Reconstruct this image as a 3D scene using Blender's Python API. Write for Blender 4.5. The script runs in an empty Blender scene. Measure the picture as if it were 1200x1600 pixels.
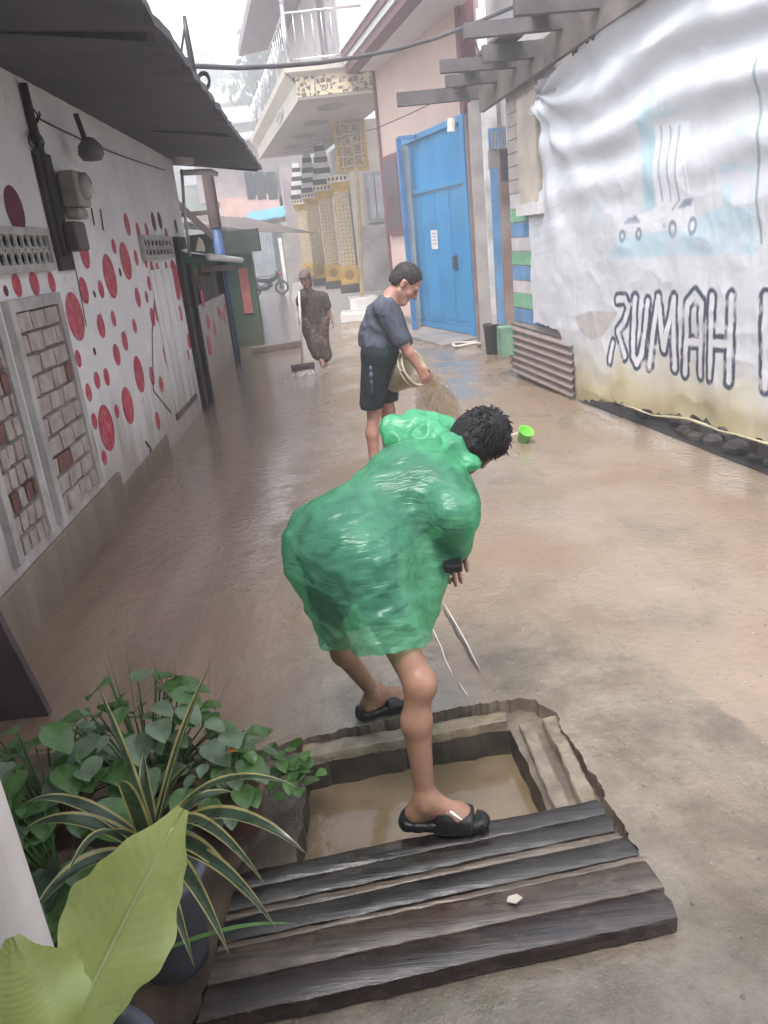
import bpy, math, random
import numpy as np
from mathutils import Vector
from mathutils.geometry import delaunay_2d_cdt
random.seed(7); rng = np.random.default_rng(11)
SC = bpy.context.scene
COL = SC.collection
V = lambda *a: np.array(a, float)

# ------------------------------------------------------------------ camera, sky, sun, exposure
FOC, PITCH, ROLL, EYE = 1200.0, math.radians(19.5), math.radians(-6.0), 1.85
fwd = V(0, math.cos(PITCH), -math.sin(PITCH)); rgt0 = V(1, 0, 0); up0 = np.cross(rgt0, fwd)
RX = rgt0*math.cos(ROLL) + up0*math.sin(ROLL)
UX = -rgt0*math.sin(ROLL) + up0*math.cos(ROLL)
cam_d = bpy.data.cameras.new('camera'); cam = bpy.data.objects.new('camera', cam_d); COL.objects.link(cam)
cam_d.sensor_fit = 'VERTICAL'; cam_d.sensor_height = 36.0; cam_d.lens = 36.0*FOC/1600.0
cam_d.clip_start = 0.05; cam_d.clip_end = 3000
from mathutils import Matrix
cam.matrix_world = Matrix(((RX[0], UX[0], -fwd[0], 0), (RX[1], UX[1], -fwd[1], 0), (RX[2], UX[2], -fwd[2], EYE), (0, 0, 0, 1)))
SC.camera = cam
SUN_EL, SUN_AZ = 62.0, 200.0
world = bpy.data.worlds.new('World'); SC.world = world; world.use_nodes = True
wn = world.node_tree.nodes; wl = world.node_tree.links; wn.clear()
wo = wn.new('ShaderNodeOutputWorld'); wb = wn.new('ShaderNodeBackground'); ws = wn.new('ShaderNodeTexSky'); wh = wn.new('ShaderNodeHueSaturation')
ws.sky_type = 'NISHITA'; ws.sun_disc = False; ws.sun_elevation = math.radians(SUN_EL); ws.sun_rotation = math.radians(SUN_AZ)
ws.dust_density = 3.0; ws.air_density = 1.0
wh.inputs['Saturation'].default_value = 0.28; wh.inputs['Value'].default_value = 1.0
wb.inputs['Strength'].default_value = 0.15
wl.new(ws.outputs[0], wh.inputs['Color']); wl.new(wh.outputs[0], wb.inputs['Color']); wl.new(wb.outputs[0], wo.inputs['Surface'])
sun_d = bpy.data.lights.new('sun', 'SUN'); sun_d.energy = 1.3; sun_d.angle = math.radians(25); sun_d.color = (1, .97, .93)
sun = bpy.data.objects.new('sun', sun_d); COL.objects.link(sun)
_a = math.radians(SUN_AZ); _e = math.radians(SUN_EL)
sdir = Vector((math.sin(_a)*math.cos(_e), math.cos(_a)*math.cos(_e), math.sin(_e)))
sun.rotation_euler = sdir.to_track_quat('Z', 'Y').to_euler()
SC.view_settings.view_transform = 'Standard'; SC.view_settings.look = 'None'; SC.view_settings.gamma = 1
SC.view_settings.exposure = 2.05
SC.cycles.max_bounces = 8; SC.cycles.transparent_max_bounces = 12; SC.cycles.volume_bounces = 0
SC.cycles.use_denoising = True

# ------------------------------------------------------------------ pixel to place helpers (photo is 1200 x 1600)
def ray(x, y): return fwd + (x-600)/FOC*RX - (y-800)/FOC*UX
EYEP = V(0, 0, EYE)
def gnd(x, y, z=0.0):
    d = ray(x, y); return EYEP + d*((z-EYE)/d[2])
def at(x, y, Y):
    d = ray(x, y); return EYEP + d*(Y/d[1])
class Wall:
    """a vertical plane through two ground points; s runs along it, z is up, off goes towards the lane"""
    def __init__(self, a, b, n_to):
        self.a = V(a[0], a[1], 0); d = V(b[0]-a[0], b[1]-a[1], 0); self.d = d/np.linalg.norm(d)
        self.n = V(-self.d[1], self.d[0], 0)
        if self.n[0]*n_to[0]+self.n[1]*n_to[1] < 0: self.n = -self.n
    def P(self, s, z, off=0.0): return self.a + self.d*s + self.n*off + V(0, 0, z)
    def px(self, x, y, off=0.0):
        r = ray(x, y); a = self.a + self.n*off
        t = (self.n @ (a-EYEP))/(self.n @ r); p = EYEP + r*t
        return (p-self.a) @ self.d, p[2]
    def sy(self, y): return (y-self.a[1])/self.d[1]
    def W(self, x, y, off=0.0): s, z = self.px(x, y, off); return self.P(s, z, off)

# ------------------------------------------------------------------ mesh helpers
class MB:
    def __init__(self): self.v = []; self.f = []; self.m = []
    def add(self, vs, fs, m=0):
        o = len(self.v); self.v += [tuple(map(float, p)) for p in vs]
        for f in fs: self.f.append([i+o for i in f]); self.m.append(m)
        return self
    def quad(self, a, b, c, d, m=0): return self.add([a, b, c, d], [(0, 1, 2, 3)], m)
    def hexa(self, p, m=0):   # 8 corners, bottom 0-3 and top 4-7
        return self.add(p, [(3, 2, 1, 0), (4, 5, 6, 7), (0, 1, 5, 4), (1, 2, 6, 5), (2, 3, 7, 6), (3, 0, 4, 7)], m)
    def box(self, lo, hi, m=0):
        x0, y0, z0 = lo; x1, y1, z1 = hi
        return self.hexa([(x0, y0, z0), (x1, y0, z0), (x1, y1, z0), (x0, y1, z0), (x0, y0, z1), (x1, y0, z1), (x1, y1, z1), (x0, y1, z1)], m)
    def wbox(self, w, s0, s1, z0, z1, o0, o1, m=0):
        p = [w.P(s, z, o) for z in (z0, z1) for s, o in ((s0, o0), (s1, o0), (s1, o1), (s0, o1))]
        return self.hexa(p, m)
    def bar(self, a, b, w, h, up=(0, 0, 1), m=0):
        a = np.array(a, float); b = np.array(b, float); d = b-a; d = d/np.linalg.norm(d)
        u = np.array(up, float); s = np.cross(d, u)
        if np.linalg.norm(s) < 1e-4: s = np.cross(d, V(1, 0, 0))
        s /= np.linalg.norm(s); u = np.cross(s, d)
        p = [q + s*i*w/2 + u*j*h/2 for q in (a, b) for i, j in ((-1, -1), (1, -1), (1, 1), (-1, 1))]
        return self.hexa(p, m)
    def tube(self, pts, r, n=8, m=0, caps=True):
        pts = [np.array(p, float) for p in pts]; rs = r if hasattr(r, '__len__') else [r]*len(pts)
        vs = []; ref = None
        for i, p in enumerate(pts):
            d = pts[min(i+1, len(pts)-1)] - pts[max(i-1, 0)]; d = d/(np.linalg.norm(d)+1e-9)
            if ref is None:
                ref = np.cross(d, V(0, 0, 1))
                if np.linalg.norm(ref) < .1: ref = np.cross(d, V(1, 0, 0))
            ref = ref - d*(ref @ d); ref /= np.linalg.norm(ref); q = np.cross(d, ref)
            for k in range(n):
                t = 2*math.pi*k/n; vs.append(p + rs[i]*(math.cos(t)*ref + math.sin(t)*q))
        fs = [(i*n+k, i*n+(k+1) % n, (i+1)*n+(k+1) % n, (i+1)*n+k) for i in range(len(pts)-1) for k in range(n)]
        if caps: fs += [tuple(range(n))[::-1], tuple((len(pts)-1)*n+k for k in range(n))]
        return self.add(vs, fs, m)
    def lathe(self, c, prof, n=24, axis=(0, 0, 1), m=0):
        c = np.array(c, float); ax = np.array(axis, float); ax /= np.linalg.norm(ax)
        u = np.cross(ax, V(1, 0, 0)) if abs(ax[0]) < .9 else np.cross(ax, V(0, 1, 0)); u /= np.linalg.norm(u); w = np.cross(ax, u)
        vs = [c + ax*z + r*(math.cos(2*math.pi*k/n)*u + math.sin(2*math.pi*k/n)*w) for r, z in prof for k in range(n)]
        fs = [(i*n+k, i*n+(k+1) % n, (i+1)*n+(k+1) % n, (i+1)*n+k) for i in range(len(prof)-1) for k in range(n)]
        return self.add(vs, fs, m)
    def disc(self, c, u, w, n=28, m=0, thick=None):
        c = np.array(c, float); u = np.array(u, float); w = np.array(w, float)
        ring = [c + u*math.cos(2*math.pi*k/n) + w*math.sin(2*math.pi*k/n) for k in range(n)]
        return self.add(ring, [tuple(range(n))], m)
    def prism(self, poly, ext, m=0):
        e = np.array(ext, float); n = len(poly); p = [np.array(q, float) for q in poly]
        fs = [tuple(range(n))[::-1], tuple(range(n, 2*n))] + [(i, (i+1) % n, n+(i+1) % n, n+i) for i in range(n)]
        return self.add(p + [q+e for q in p], fs, m)
    def grid(self, rows, m=0):
        nu = len(rows[0]); vs = [p for r in rows for p in r]
        fs = [(i*nu+j, i*nu+j+1, (i+1)*nu+j+1, (i+1)*nu+j) for i in range(len(rows)-1) for j in range(nu-1)]
        ms = m if callable(m) else None
        o = len(self.v); self.v += [tuple(map(float, p)) for p in vs]
        for k, f in enumerate(fs):
            self.f.append([q+o for q in f]); self.m.append(ms(k // (nu-1), k % (nu-1)) if ms else m)
        return self

def link(name, me, mats, parent=None, smooth=False):
    o = bpy.data.objects.new(name, me); COL.objects.link(o)
    for m in (mats if isinstance(mats, (list, tuple)) else [mats]): me.materials.append(m)
    if parent is not None:
        o.parent = parent
        if parent.type == 'EMPTY': o.location = -parent.location
    if smooth: me.polygons.foreach_set('use_smooth', [True]*len(me.polygons))
    return o
def mesh(name, mb, mats, parent=None, smooth=False, bevel=0):
    me = bpy.data.meshes.new(name); me.from_pydata(mb.v, [], mb.f)
    me.polygons.foreach_set('material_index', mb.m); me.update()
    o = link(name, me, mats, parent, smooth)
    import bmesh
    b = bmesh.new(); b.from_mesh(me); bmesh.ops.recalc_face_normals(b, faces=b.faces); b.to_mesh(me); b.free()
    if bevel:
        md = o.modifiers.new('bevel', 'BEVEL'); md.width = bevel; md.segments = 2; md.limit_method = 'ANGLE'
    return o
def tag(o, label=None, cat=None, group=None, kind=None):
    if label: o['label'] = label
    if cat: o['category'] = cat
    if group: o['group'] = group
    if kind: o['kind'] = kind
    return o
def thing(name, label, cat, loc=(0, 0, 0), group=None):
    o = bpy.data.objects.new(name, None); COL.objects.link(o); o.location = Vector([float(c) for c in loc]); o.empty_display_size = .2
    return tag(o, label, cat, group)

# ------------------------------------------------------------------ value noise in numpy
def _hash(i, j, k, s):
    h = (i*374761393 + j*668265263 + k*2147483647 + s*1274126177) & 0xffffffff
    h = ((h ^ (h >> 13))*1274126177) & 0xffffffff
    return ((h ^ (h >> 16)) & 0xffff)/65535.0
def vnoise(P, seed=0):
    P = np.asarray(P, float); I = np.floor(P).astype(np.int64); F = P-I; F = F*F*(3-2*F)
    r = 0
    for a in (0, 1):
        for b in (0, 1):
            for c in (0, 1):
                w = (F[:, 0] if a else 1-F[:, 0])*(F[:, 1] if b else 1-F[:, 1])*(F[:, 2] if c else 1-F[:, 2])
                r = r + w*_hash(I[:, 0]+a, I[:, 1]+b, I[:, 2]+c, seed)
    return r
def fbm(P, o=3, seed=0):
    r = 0; a = .5
    for k in range(o): r = r + a*vnoise(P*(2**k), seed+k); a *= .5
    return r

# ------------------------------------------------------------------ materials
class NT:
    def __init__(self, name):
        self.mat = bpy.data.materials.new(name); self.mat.use_nodes = True
        self.t = self.mat.node_tree; self.n = self.t.nodes; self.n.clear()
        self.out = self.n.new('ShaderNodeOutputMaterial'); self.tc = self.n.new('ShaderNodeTexCoord').outputs['Object']
    def k(self, a, b):
        if isinstance(b, bpy.types.NodeSocket): self.t.links.new(b, a)
        elif b is not None:
            if hasattr(b, '__len__') and len(b) == 3 and a.type == 'RGBA': b = (*b, 1)
            a.default_value = b
    def math(self, op, a, b=None, c=None, clamp=False):
        q = self.n.new('ShaderNodeMath'); q.operation = op; q.use_clamp = clamp
        for i, x in enumerate((a, b, c)): self.k(q.inputs[i], x) if x is not None else None
        return q.outputs[0]
    def sep(self, v):
        q = self.n.new('ShaderNodeSeparateXYZ'); self.k(q.inputs[0], v); return q.outputs
    def map(self, scale=(1, 1, 1), loc=(0, 0, 0), rot=(0, 0, 0), v=None):
        q = self.n.new('ShaderNodeMapping'); self.k(q.inputs[0], v or self.tc)
        q.inputs['Location'].default_value = loc; q.inputs['Rotation'].default_value = rot; q.inputs['Scale'].default_value = scale; return q.outputs[0]
    def noise(self, scale, detail=3, v=None, rough=.55, dist=0):
        q = self.n.new('ShaderNodeTexNoise'); self.k(q.inputs['Vector'], v or self.tc)
        q.inputs['Scale'].default_value = scale; q.inputs['Detail'].default_value = detail; q.inputs['Roughness'].default_value = rough
        q.inputs['Distortion'].default_value = dist; return q.outputs[0]
    def voro(self, scale, feature='F1', v=None, rnd=1):
        q = self.n.new('ShaderNodeTexVoronoi'); q.feature = feature; self.k(q.inputs['Vector'], v or self.tc)
        q.inputs['Scale'].default_value = scale; q.inputs['Randomness'].default_value = rnd; return q.outputs['Distance']
    def mr(self, v, a, b, c=0, d=1, smooth=True):
        q = self.n.new('ShaderNodeMapRange'); q.interpolation_type = 'SMOOTHSTEP' if smooth else 'LINEAR'
        self.k(q.inputs['Value'], v)
        for n, x in (('From Min', a), ('From Max', b), ('To Min', c), ('To Max', d)): self.k(q.inputs[n], x)
        return q.outputs['Result']
    def mix(self, f, a, b):
        q = self.n.new('ShaderNodeMix'); q.data_type = 'RGBA'; self.k(q.inputs[0], f); self.k(q.inputs[6], a); self.k(q.inputs[7], b); return q.outputs[2]
    def bump(self, h, strength=.3, dist=.02, normal=None):
        q = self.n.new('ShaderNodeBump'); q.inputs['Strength'].default_value = strength; q.inputs['Distance'].default_value = dist
        self.k(q.inputs['Height'], h)
        if normal: self.k(q.inputs['Normal'], normal)
        return q.outputs[0]
    def bsdf(self, color, rough=.6, normal=None, metallic=0, spec=.5, **kw):
        q = self.n.new('ShaderNodeBsdfPrincipled'); self.k(q.inputs['Base Color'], color); self.k(q.inputs['Roughness'], rough)
        q.inputs['Metallic'].default_value = metallic; self.k(q.inputs['Specular IOR Level'], spec)
        if normal: self.k(q.inputs['Normal'], normal)
        for n, x in kw.items(): self.k(q.inputs[n.replace('_', ' ')], x)
        return q.outputs[0]
    def shader(self, kind, **kw):
        q = self.n.new(kind)
        for n, x in kw.items(): self.k(q.inputs[n.replace('_', ' ')], x)
        return q.outputs[0]
    def mixs(self, f, a, b):
        q = self.n.new('ShaderNodeMixShader'); self.k(q.inputs[0], f); self.k(q.inputs[1], a); self.k(q.inputs[2], b); return q.outputs[0]
    def done(self, s): self.k(self.out.inputs['Surface'], s); return self.mat

def M(name, c, rough=.6, var=.18, vs=3.0, bump=.15, bs=25, metallic=0, spec=.4, stretch=(1, 1, 1), stain=None, sscale=1.5, samt=.6, **kw):
    """painted / weathered surface: colour varies by noise, optional stains of another colour"""
    t = NT(name); v = t.map(stretch)
    n = t.noise(vs, 5, v)
    a = tuple(x*(1-var) for x in c); b = tuple(min(1, x*(1+var)) for x in c)
    col = t.mix(t.mr(n, .3, .7), a, b)
    if stain is not None:
        col = t.mix(t.math('MULTIPLY', t.mr(t.noise(sscale, 7, v, .65), .45, .68), samt), col, stain)
    nb = t.noise(bs, 4, v)
    return t.done(t.bsdf(col, t.mr(n, .3, .7, max(0, rough-.08), min(1, rough+.08)), t.bump(nb, bump, .01) if bump else None, metallic, spec, **kw))

def m_plaster(name, c, zlow=1.15, dirt=(.27, .20, .15), streak=.10, rough=.75):
    """whitewashed masonry: splash dirt towards its foot in ragged tongues, thin run streaks"""
    t = NT(name); z = t.sep(t.tc)[2]
    n = t.noise(2.2, 6); st = t.noise(1.0, 6, t.map((4.5, 4.5, .9)), .66)
    col = t.mix(t.mr(n, .3, .75), tuple(x*.86 for x in c), c)
    low = t.math('ADD', z, t.math('MULTIPLY', t.math('SUBTRACT', st, .5), 1.6))
    col = t.mix(t.mr(low, zlow, -.1, 0, .8), col, dirt)
    col = t.mix(t.mr(st, .6, .74, 0, streak), col, tuple(x*.45 for x in c))
    blot = t.noise(5.5, 8, None, .7)
    col = t.mix(t.mr(blot, .61, .7, 0, .5), col, dirt)
    return t.done(t.bsdf(col, rough, t.bump(t.noise(30, 5), .25, .01), 0, .3))

white_wall = m_plaster('whitewash', (.82, .81, .82))
red_dot = M('red_paint', (.47, .05, .085), .6, .2, 7, .25, 40, stain=(.5, .36, .36), sscale=14, samt=.45)
plum_dot = M('plum_paint', (.12, .02, .04), .6, .2)
old_wood = M('weathered_wood', (.115, .085, .075), .75, .35, 4, .4, 30, stretch=(1, 1, 1), stain=(.2, .17, .15))
dark_wood = M('dark_wood', (.045, .035, .032), .7, .4, 5, .4, 30)
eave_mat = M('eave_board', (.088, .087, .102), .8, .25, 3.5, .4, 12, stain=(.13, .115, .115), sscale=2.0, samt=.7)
grey_metal = M('grey_metal', (.30, .31, .32), .45, .2, 3, .05, 20, .3)
tin = M('tin_sheet', (.42, .43, .45), .38, .25, 2.5, .1, 12, .6, stain=(.2, .12, .08), sscale=2)
rust_tin = M('rusty_tin', (.16, .13, .12), .5, .35, 4, .15, 20, .4, stain=(.16, .08, .05))
black_rubber = M('black_rubber', (.012, .012, .013), .45, .2, 8, .1, 60)
black_plastic = M('black_plastic', (.014, .014, .015), .35, .2, 10, .05, 50)
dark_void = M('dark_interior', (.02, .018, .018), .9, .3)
concrete = M('old_concrete', (.25, .235, .215), .7, .3, 3, .4, 20, stain=(.11, .10, .09), sscale=2.2)
wet_concrete = M('wet_concrete', (.135, .108, .085), .25, .35, 6, .6, 26, stain=(.06, .05, .045), sscale=5)

# ------------------------------------------------------------------ frames of the two sides of the lane
LW = Wall((-2.0, 3.87), (-2.2, 9.95), (1, 0))
RW = Wall((2.73, 5.12), (2.22, 8.12), (-1, 0))
GW = Wall((1.92, 13.95), (1.09, 16.73), (-1, 0))

# ------------------------------------------------------------------ ground
def m_ground():
    t = NT('wet_muddy_lane'); x, y, z = t.sep(t.tc)
    n1 = t.noise(.9, 6); n2 = t.noise(3.5, 7, None, .65); n3 = t.noise(26, 5, None, .6); n4 = t.noise(110, 3)
    warp = t.math('MULTIPLY', t.math('SUBTRACT', n2, .5), .9)
    flow = t.noise(1.0, 6, t.map((3.2, .55, 1), rot=(0, 0, .08)), .6)          # streaks along the lane
    # concrete, freshly swept, near the drain
    con = t.mix(t.mr(n2, .32, .68), (.125, .100, .074), (.230, .193, .148))
    con = t.mix(t.mr(n3, .52, .75, 0, .55), con, (.08, .073, .065))
    con = t.mix(t.mr(n4, .60, .72, 0, .5), con, (.32, .295, .26))
    con = t.mix(t.mr(t.noise(1.7, 5, t.map((1, 1, 1), loc=(3, 1, 0))), .52, .68, 0, .55), con, (.235, .175, .125))
    # thin tan mud
    mud = t.mix(t.mr(n1, .35, .65), (.200, .140, .097), (.275, .208, .152))
    mud = t.mix(t.mr(flow, .5, .72, 0, .45), mud, (.20, .155, .115))
    mud = t.mix(t.mr(n3, .58, .72, 0, .25), mud, (.17, .125, .09))
    # brown running water down the left side
    wat = t.mix(t.mr(flow, .35, .65), (.205, .138, .098), (.290, .208, .150))
    # masks
    yb = t.math('ADD', t.mr(x, .3, 1.15, 3.45, 2.92, False), t.mr(x, 1.15, 1.3, 0, -.6, False))
    fm = t.math('ADD', t.math('SUBTRACT', y, yb), t.math('MULTIPLY', t.math('SUBTRACT', t.noise(2.2, 6, None, .6), .5), .9))
    k_mud = t.mr(fm, -.12, .16)
    thin = t.mr(t.noise(1.15, 6, t.map((1.2, .8, 1), loc=(7, 2, 0)), .6), .46, .66, 0, .6)
    k_mud = t.math('MULTIPLY', k_mud, t.math('SUBTRACT', 1.0, thin))
    xl = t.mr(y, 2.6, 9, -.58, -.55, False)
    kl = t.mr(t.math('ADD', t.math('SUBTRACT', x, xl), warp), .28, -.25)
    far = t.mr(t.math('ADD', y, t.math('MULTIPLY', warp, 3)), 5.0, 8.0)
    k_wat = t.math('MAXIMUM', kl, t.math('MULTIPLY', far, t.mr(flow, .52, .62, 0, .55)))
    rd = t.math('ABSOLUTE', t.math('ADD', t.math('SUBTRACT', x, t.math('MULTIPLY_ADD', y, -.28, 1.975)), t.math('MULTIPLY', t.math('SUBTRACT', n2, .5), .14)))
    k_mud = t.math('MAXIMUM', k_mud, t.math('MULTIPLY', t.mr(rd, .055, .02, 0, .9), t.mr(y, 3.3, 3.0)))
    col = t.mix(k_mud, con, mud); col = t.mix(k_wat, col, wat)
    # two swept score lines in the concrete and the tan rill on the right
    wet = t.math('MAXIMUM', k_wat, t.math('MULTIPLY', t.mr(n1, .36, .56), .9))
    rough = t.mix(wet, (.42, .42, .42), (.05, .05, .05))
    rough = t.math('ADD', t.sep(rough)[0], t.math('MULTIPLY', n3, .12))
    rip = t.noise(5.5, 4, t.map((1.0, .62, 1), rot=(0, 0, .5)), .55, .6)
    rip2 = t.noise(19, 3, t.map((1.0, .75, 1)), .5, .4)
    hw = t.math('ADD', rip, t.math('MULTIPLY', rip2, .8))
    hc = t.math('ADD', t.math('MULTIPLY', n3, .9), t.math('ADD', t.math('MULTIPLY', n4, .22), n2))
    b1 = t.bump(t.math('MULTIPLY', hc, t.math('SUBTRACT', 1.0, t.math('MULTIPLY', k_wat, .85))), .55, .018)
    b2 = t.bump(t.math('MULTIPLY', t.math('MULTIPLY', hw, t.mr(y, 2.8, 7.0, .14, 1)), t.math('ADD', .12, k_wat)), .9, .08)
    return t.done(t.bsdf(col, rough, b1, 0, .6, Coat_Weight=t.math('MULTIPLY', t.math('MAXIMUM', k_wat, t.math('MULTIPLY', wet, .9)), 1.0), Coat_Roughness=.03, Coat_Normal=b2))
ground_mat = m_ground()
PIT = [(-.66, 2.56), (-.42, 2.615), (.02, 2.70), (.30, 2.725), (.47, 2.735), (.545, 2.715), (.60, 2.61), (.625, 2.34), (.655, 2.06), (.665, 1.80), (-.60, 1.74), (-.66, 2.1)]
def ragged(poly, n, amp, seed):
    out = []
    for i in range(len(poly)):
        a = V(*poly[i]); b = V(*poly[(i+1) % len(poly)]); m = max(2, int(np.linalg.norm(b-a)/n))
        for k in range(m):
            p = a + (b-a)*k/m; j = V(vnoise([[p[0]*23, p[1]*23, seed]])[0]-.5, vnoise([[p[0]*23, p[1]*23, seed+9]])[0]-.5)
            out.append(p + j*amp*2)
    return out
pit_out = [p+V(vnoise([[p[0]*90, p[1]*90, 1]])[0]-.5, vnoise([[p[0]*90, p[1]*90, 5]])[0]-.5)*.012 for p in ragged(PIT, .012, .012, 3)]
def sheet_with_hole(outer, hole, z):
    pts = [Vector((float(p[0]), float(p[1]))) for p in outer] + [Vector((float(p[0]), float(p[1]))) for p in hole]
    no, nh = len(outer), len(hole)
    ed = [(i, (i+1) % no) for i in range(no)] + [(no+i, no+(i+1) % nh) for i in range(nh)]
    vs, _, fs, *_ = delaunay_2d_cdt(pts, ed, [], 0, 1e-6)
    hp = np.array([(p[0], p[1]) for p in hole]); out = []
    for f in fs:
        c = sum((vs[i] for i in f), Vector((0, 0)))/len(f)
        if not inside(hp, np.array([[c.x, c.y]]))[0]: out.append(list(f))
    return [(p.x, p.y, z) for p in vs], out
def inside(poly, Q):
    r = np.zeros(len(Q), bool); n = len(poly)
    for i in range(n):
        x0, y0 = poly[i]; x1, y1 = poly[(i+1) % n]
        if y0 == y1: continue
        c = ((y0 > Q[:, 1]) != (y1 > Q[:, 1])) & (Q[:, 0] < (x1-x0)*(Q[:, 1]-y0)/(y1-y0)+x0)
        r ^= c
    return r
vs, fs = sheet_with_hole([(-260, -30), (260, -30), (260, 420), (-260, 420)], pit_out, 0.0)
tag(mesh('ground', MB().add(vs, fs), ground_mat), kind='structure')
# drain: broken rim, ledge, channel on the right, walls and brown water
dr = MB(); n = len(pit_out); inn = ragged([(-.40, 2.51), (.02, 2.575), (.41, 2.605), (.455, 2.22), (.47, 1.86), (-.415, 1.82)], .03, .01, 5)
o3 = [V(p[0], p[1], 0) for p in pit_out]; o3b = [V(p[0]+(.0-p[0])*.012, p[1]+(2.25-p[1])*.02, -.055) for p in pit_out]
dr.add(o3+o3b, [(i, (i+1) % n, n+(i+1) % n, n+i) for i in range(n)])
lv, lf = sheet_with_hole([p[:2] for p in o3b], inn, -.055); dr.add(lv, lf, 0)
ni = len(inn); t3 = [V(p[0], p[1], -.055) for p in inn]; b3 = [V(p[0], p[1], -.6) for p in inn]
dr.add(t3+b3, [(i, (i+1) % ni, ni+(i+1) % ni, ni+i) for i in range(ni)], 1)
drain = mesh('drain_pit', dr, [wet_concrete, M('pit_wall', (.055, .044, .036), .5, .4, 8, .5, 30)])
tag(drain, kind='structure')
led = MB()
def rough_slab(a, b, c, d, z0, z1, seed):
    a, b, c, d = (V(*q) for q in (a, b, c, d)); rows = []
    for i in range(41):
        u = i/40; r = []
        for jn in range(9):
            f = (0, .004, .04, .25, .5, .75, .96, .996, 1)[jn]; p = (a+(b-a)*u)*(1-f)+(d+(c-d)*u)*f
            w_ = (vnoise([[p[0]*22, p[1]*22, seed]])[0]-.5); e_ = min(jn, 8-jn); z = z0 if e_ == 0 else z1-(.003 if e_ == 1 else 0)+w_*.008+.010*(vnoise([[p[0]*60, p[1]*60, seed]])[0]-.5)
            p = p+(vnoise([[u*16, f*3, seed+3]])[0]-.5)*.009*V(*(unit_((c-b)[:2])))*(e_ < 2); r.append(V(p[0], p[1], z))
        rows.append(r)
    led.grid(rows)
def unit_(v): v = np.array(v, float); return v/np.linalg.norm(v)
rough_slab((-.42, 2.52), (.40, 2.615), (.415, 2.69), (-.42, 2.60), -.06, -.018, 1)
rough_slab((.485, 1.86), (.45, 2.60), (.505, 2.60), (.545, 1.86), -.06, -.030, 2)
rough_slab((.58, 1.86), (.545, 2.60), (.60, 2.61), (.635, 1.86), -.06, -.014, 3)
led_mat = M('muddy_ledge', (.195, .165, .13), .35, .3, 12, .7, 45, stain=(.27, .185, .09), sscale=3.2, samt=.7)
tag(mesh('drain_ledge', led, led_mat, None, True), kind='structure')
def m_water():
    t = NT('brown_drain_water'); n = t.noise(5, 4)
    c = t.mix(t.mr(n, .3, .7), (.150, .106, .066), (.20, .148, .095))
    return t.done(t.bsdf(c, .09, t.bump(t.noise(14, 3), .18, .01), 0, .5))
wm = MB().quad((-.46, 1.7, -.17), (.52, 1.7, -.17), (.52, 2.66, -.17), (-.46, 2.66, -.17))
tag(mesh('drain_water', wm, m_water()), kind='structure')
# score lines and rill lie on the concrete
sl = MB()
def strip(pts, w, z=.004, m=0, seed=1):
    rows = []
    P = [V(*p[:2], z) for p in pts]; Q = []
    for i in range(len(P)-1):
        for k in range(10): Q.append(P[i]+(P[i+1]-P[i])*k/10)
    Q.append(P[-1])
    for i, p in enumerate(Q):
        d = Q[min(i+1, len(Q)-1)]-Q[max(0, i-1)]; nn = V(-d[1], d[0], 0); nn /= np.linalg.norm(nn)
        ww = w*(.7+.6*vnoise([[p[0]*5, p[1]*5, seed]])[0])*min(1, .15+i/4, .15+(len(Q)-1-i)/4); off = nn*(vnoise([[p[0]*9, p[1]*9, seed+4]])[0]-.5)*w
        rows.append([p-nn*ww/2+off, p+nn*ww/2+off])
    sl.grid(rows, m)
g2 = lambda x, y: gnd(x, y)
strip([g2(690, 945), g2(715, 990), g2(748, 1052)], .014, .004, 0, 1); strip([g2(693, 943), g2(719, 988), g2(752, 1050)], .006, .006, 1, 2)
strip([g2(668, 965), g2(690, 1015), g2(708, 1058)], .007, .004, 1, 3); strip([g2(716, 1066), g2(733, 1092)], .008, .004, 1, 5)
0 and strip([g2(1005, 1005), g2(1050, 1055), g2(1110, 1110), g2(1215, 1185)], .045, .004, 2, 7); 0 and strip([g2(1060, 1040), g2(1120, 1092), g2(1215, 1160)], .005, .006, 0, 9)
tag(mesh('ground_scores', sl, [M('score_dark', (.055, .05, .045), .5), M('score_pale', (.52, .50, .47), .5), M('rill_mud', (.245, .185, .128), .2, .2, 9, .2, 40)]), kind='structure')
#@@PART2
def fbox(mb, x0, y0, x1, y1, Y, d, m=0):
    p = [at(x0, y1, Y), at(x1, y1, Y), at(x1, y0, Y), at(x0, y0, Y)]; z0 = (p[0][2]+p[1][2])/2; z1 = (p[2][2]+p[3][2])/2; xa = (p[0][0]+p[3][0])/2; xb = (p[1][0]+p[2][0])/2
    mb.box((xa, Y, z0), (xb, Y+d, z1), m); return xa, xb, z0, z1
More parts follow.
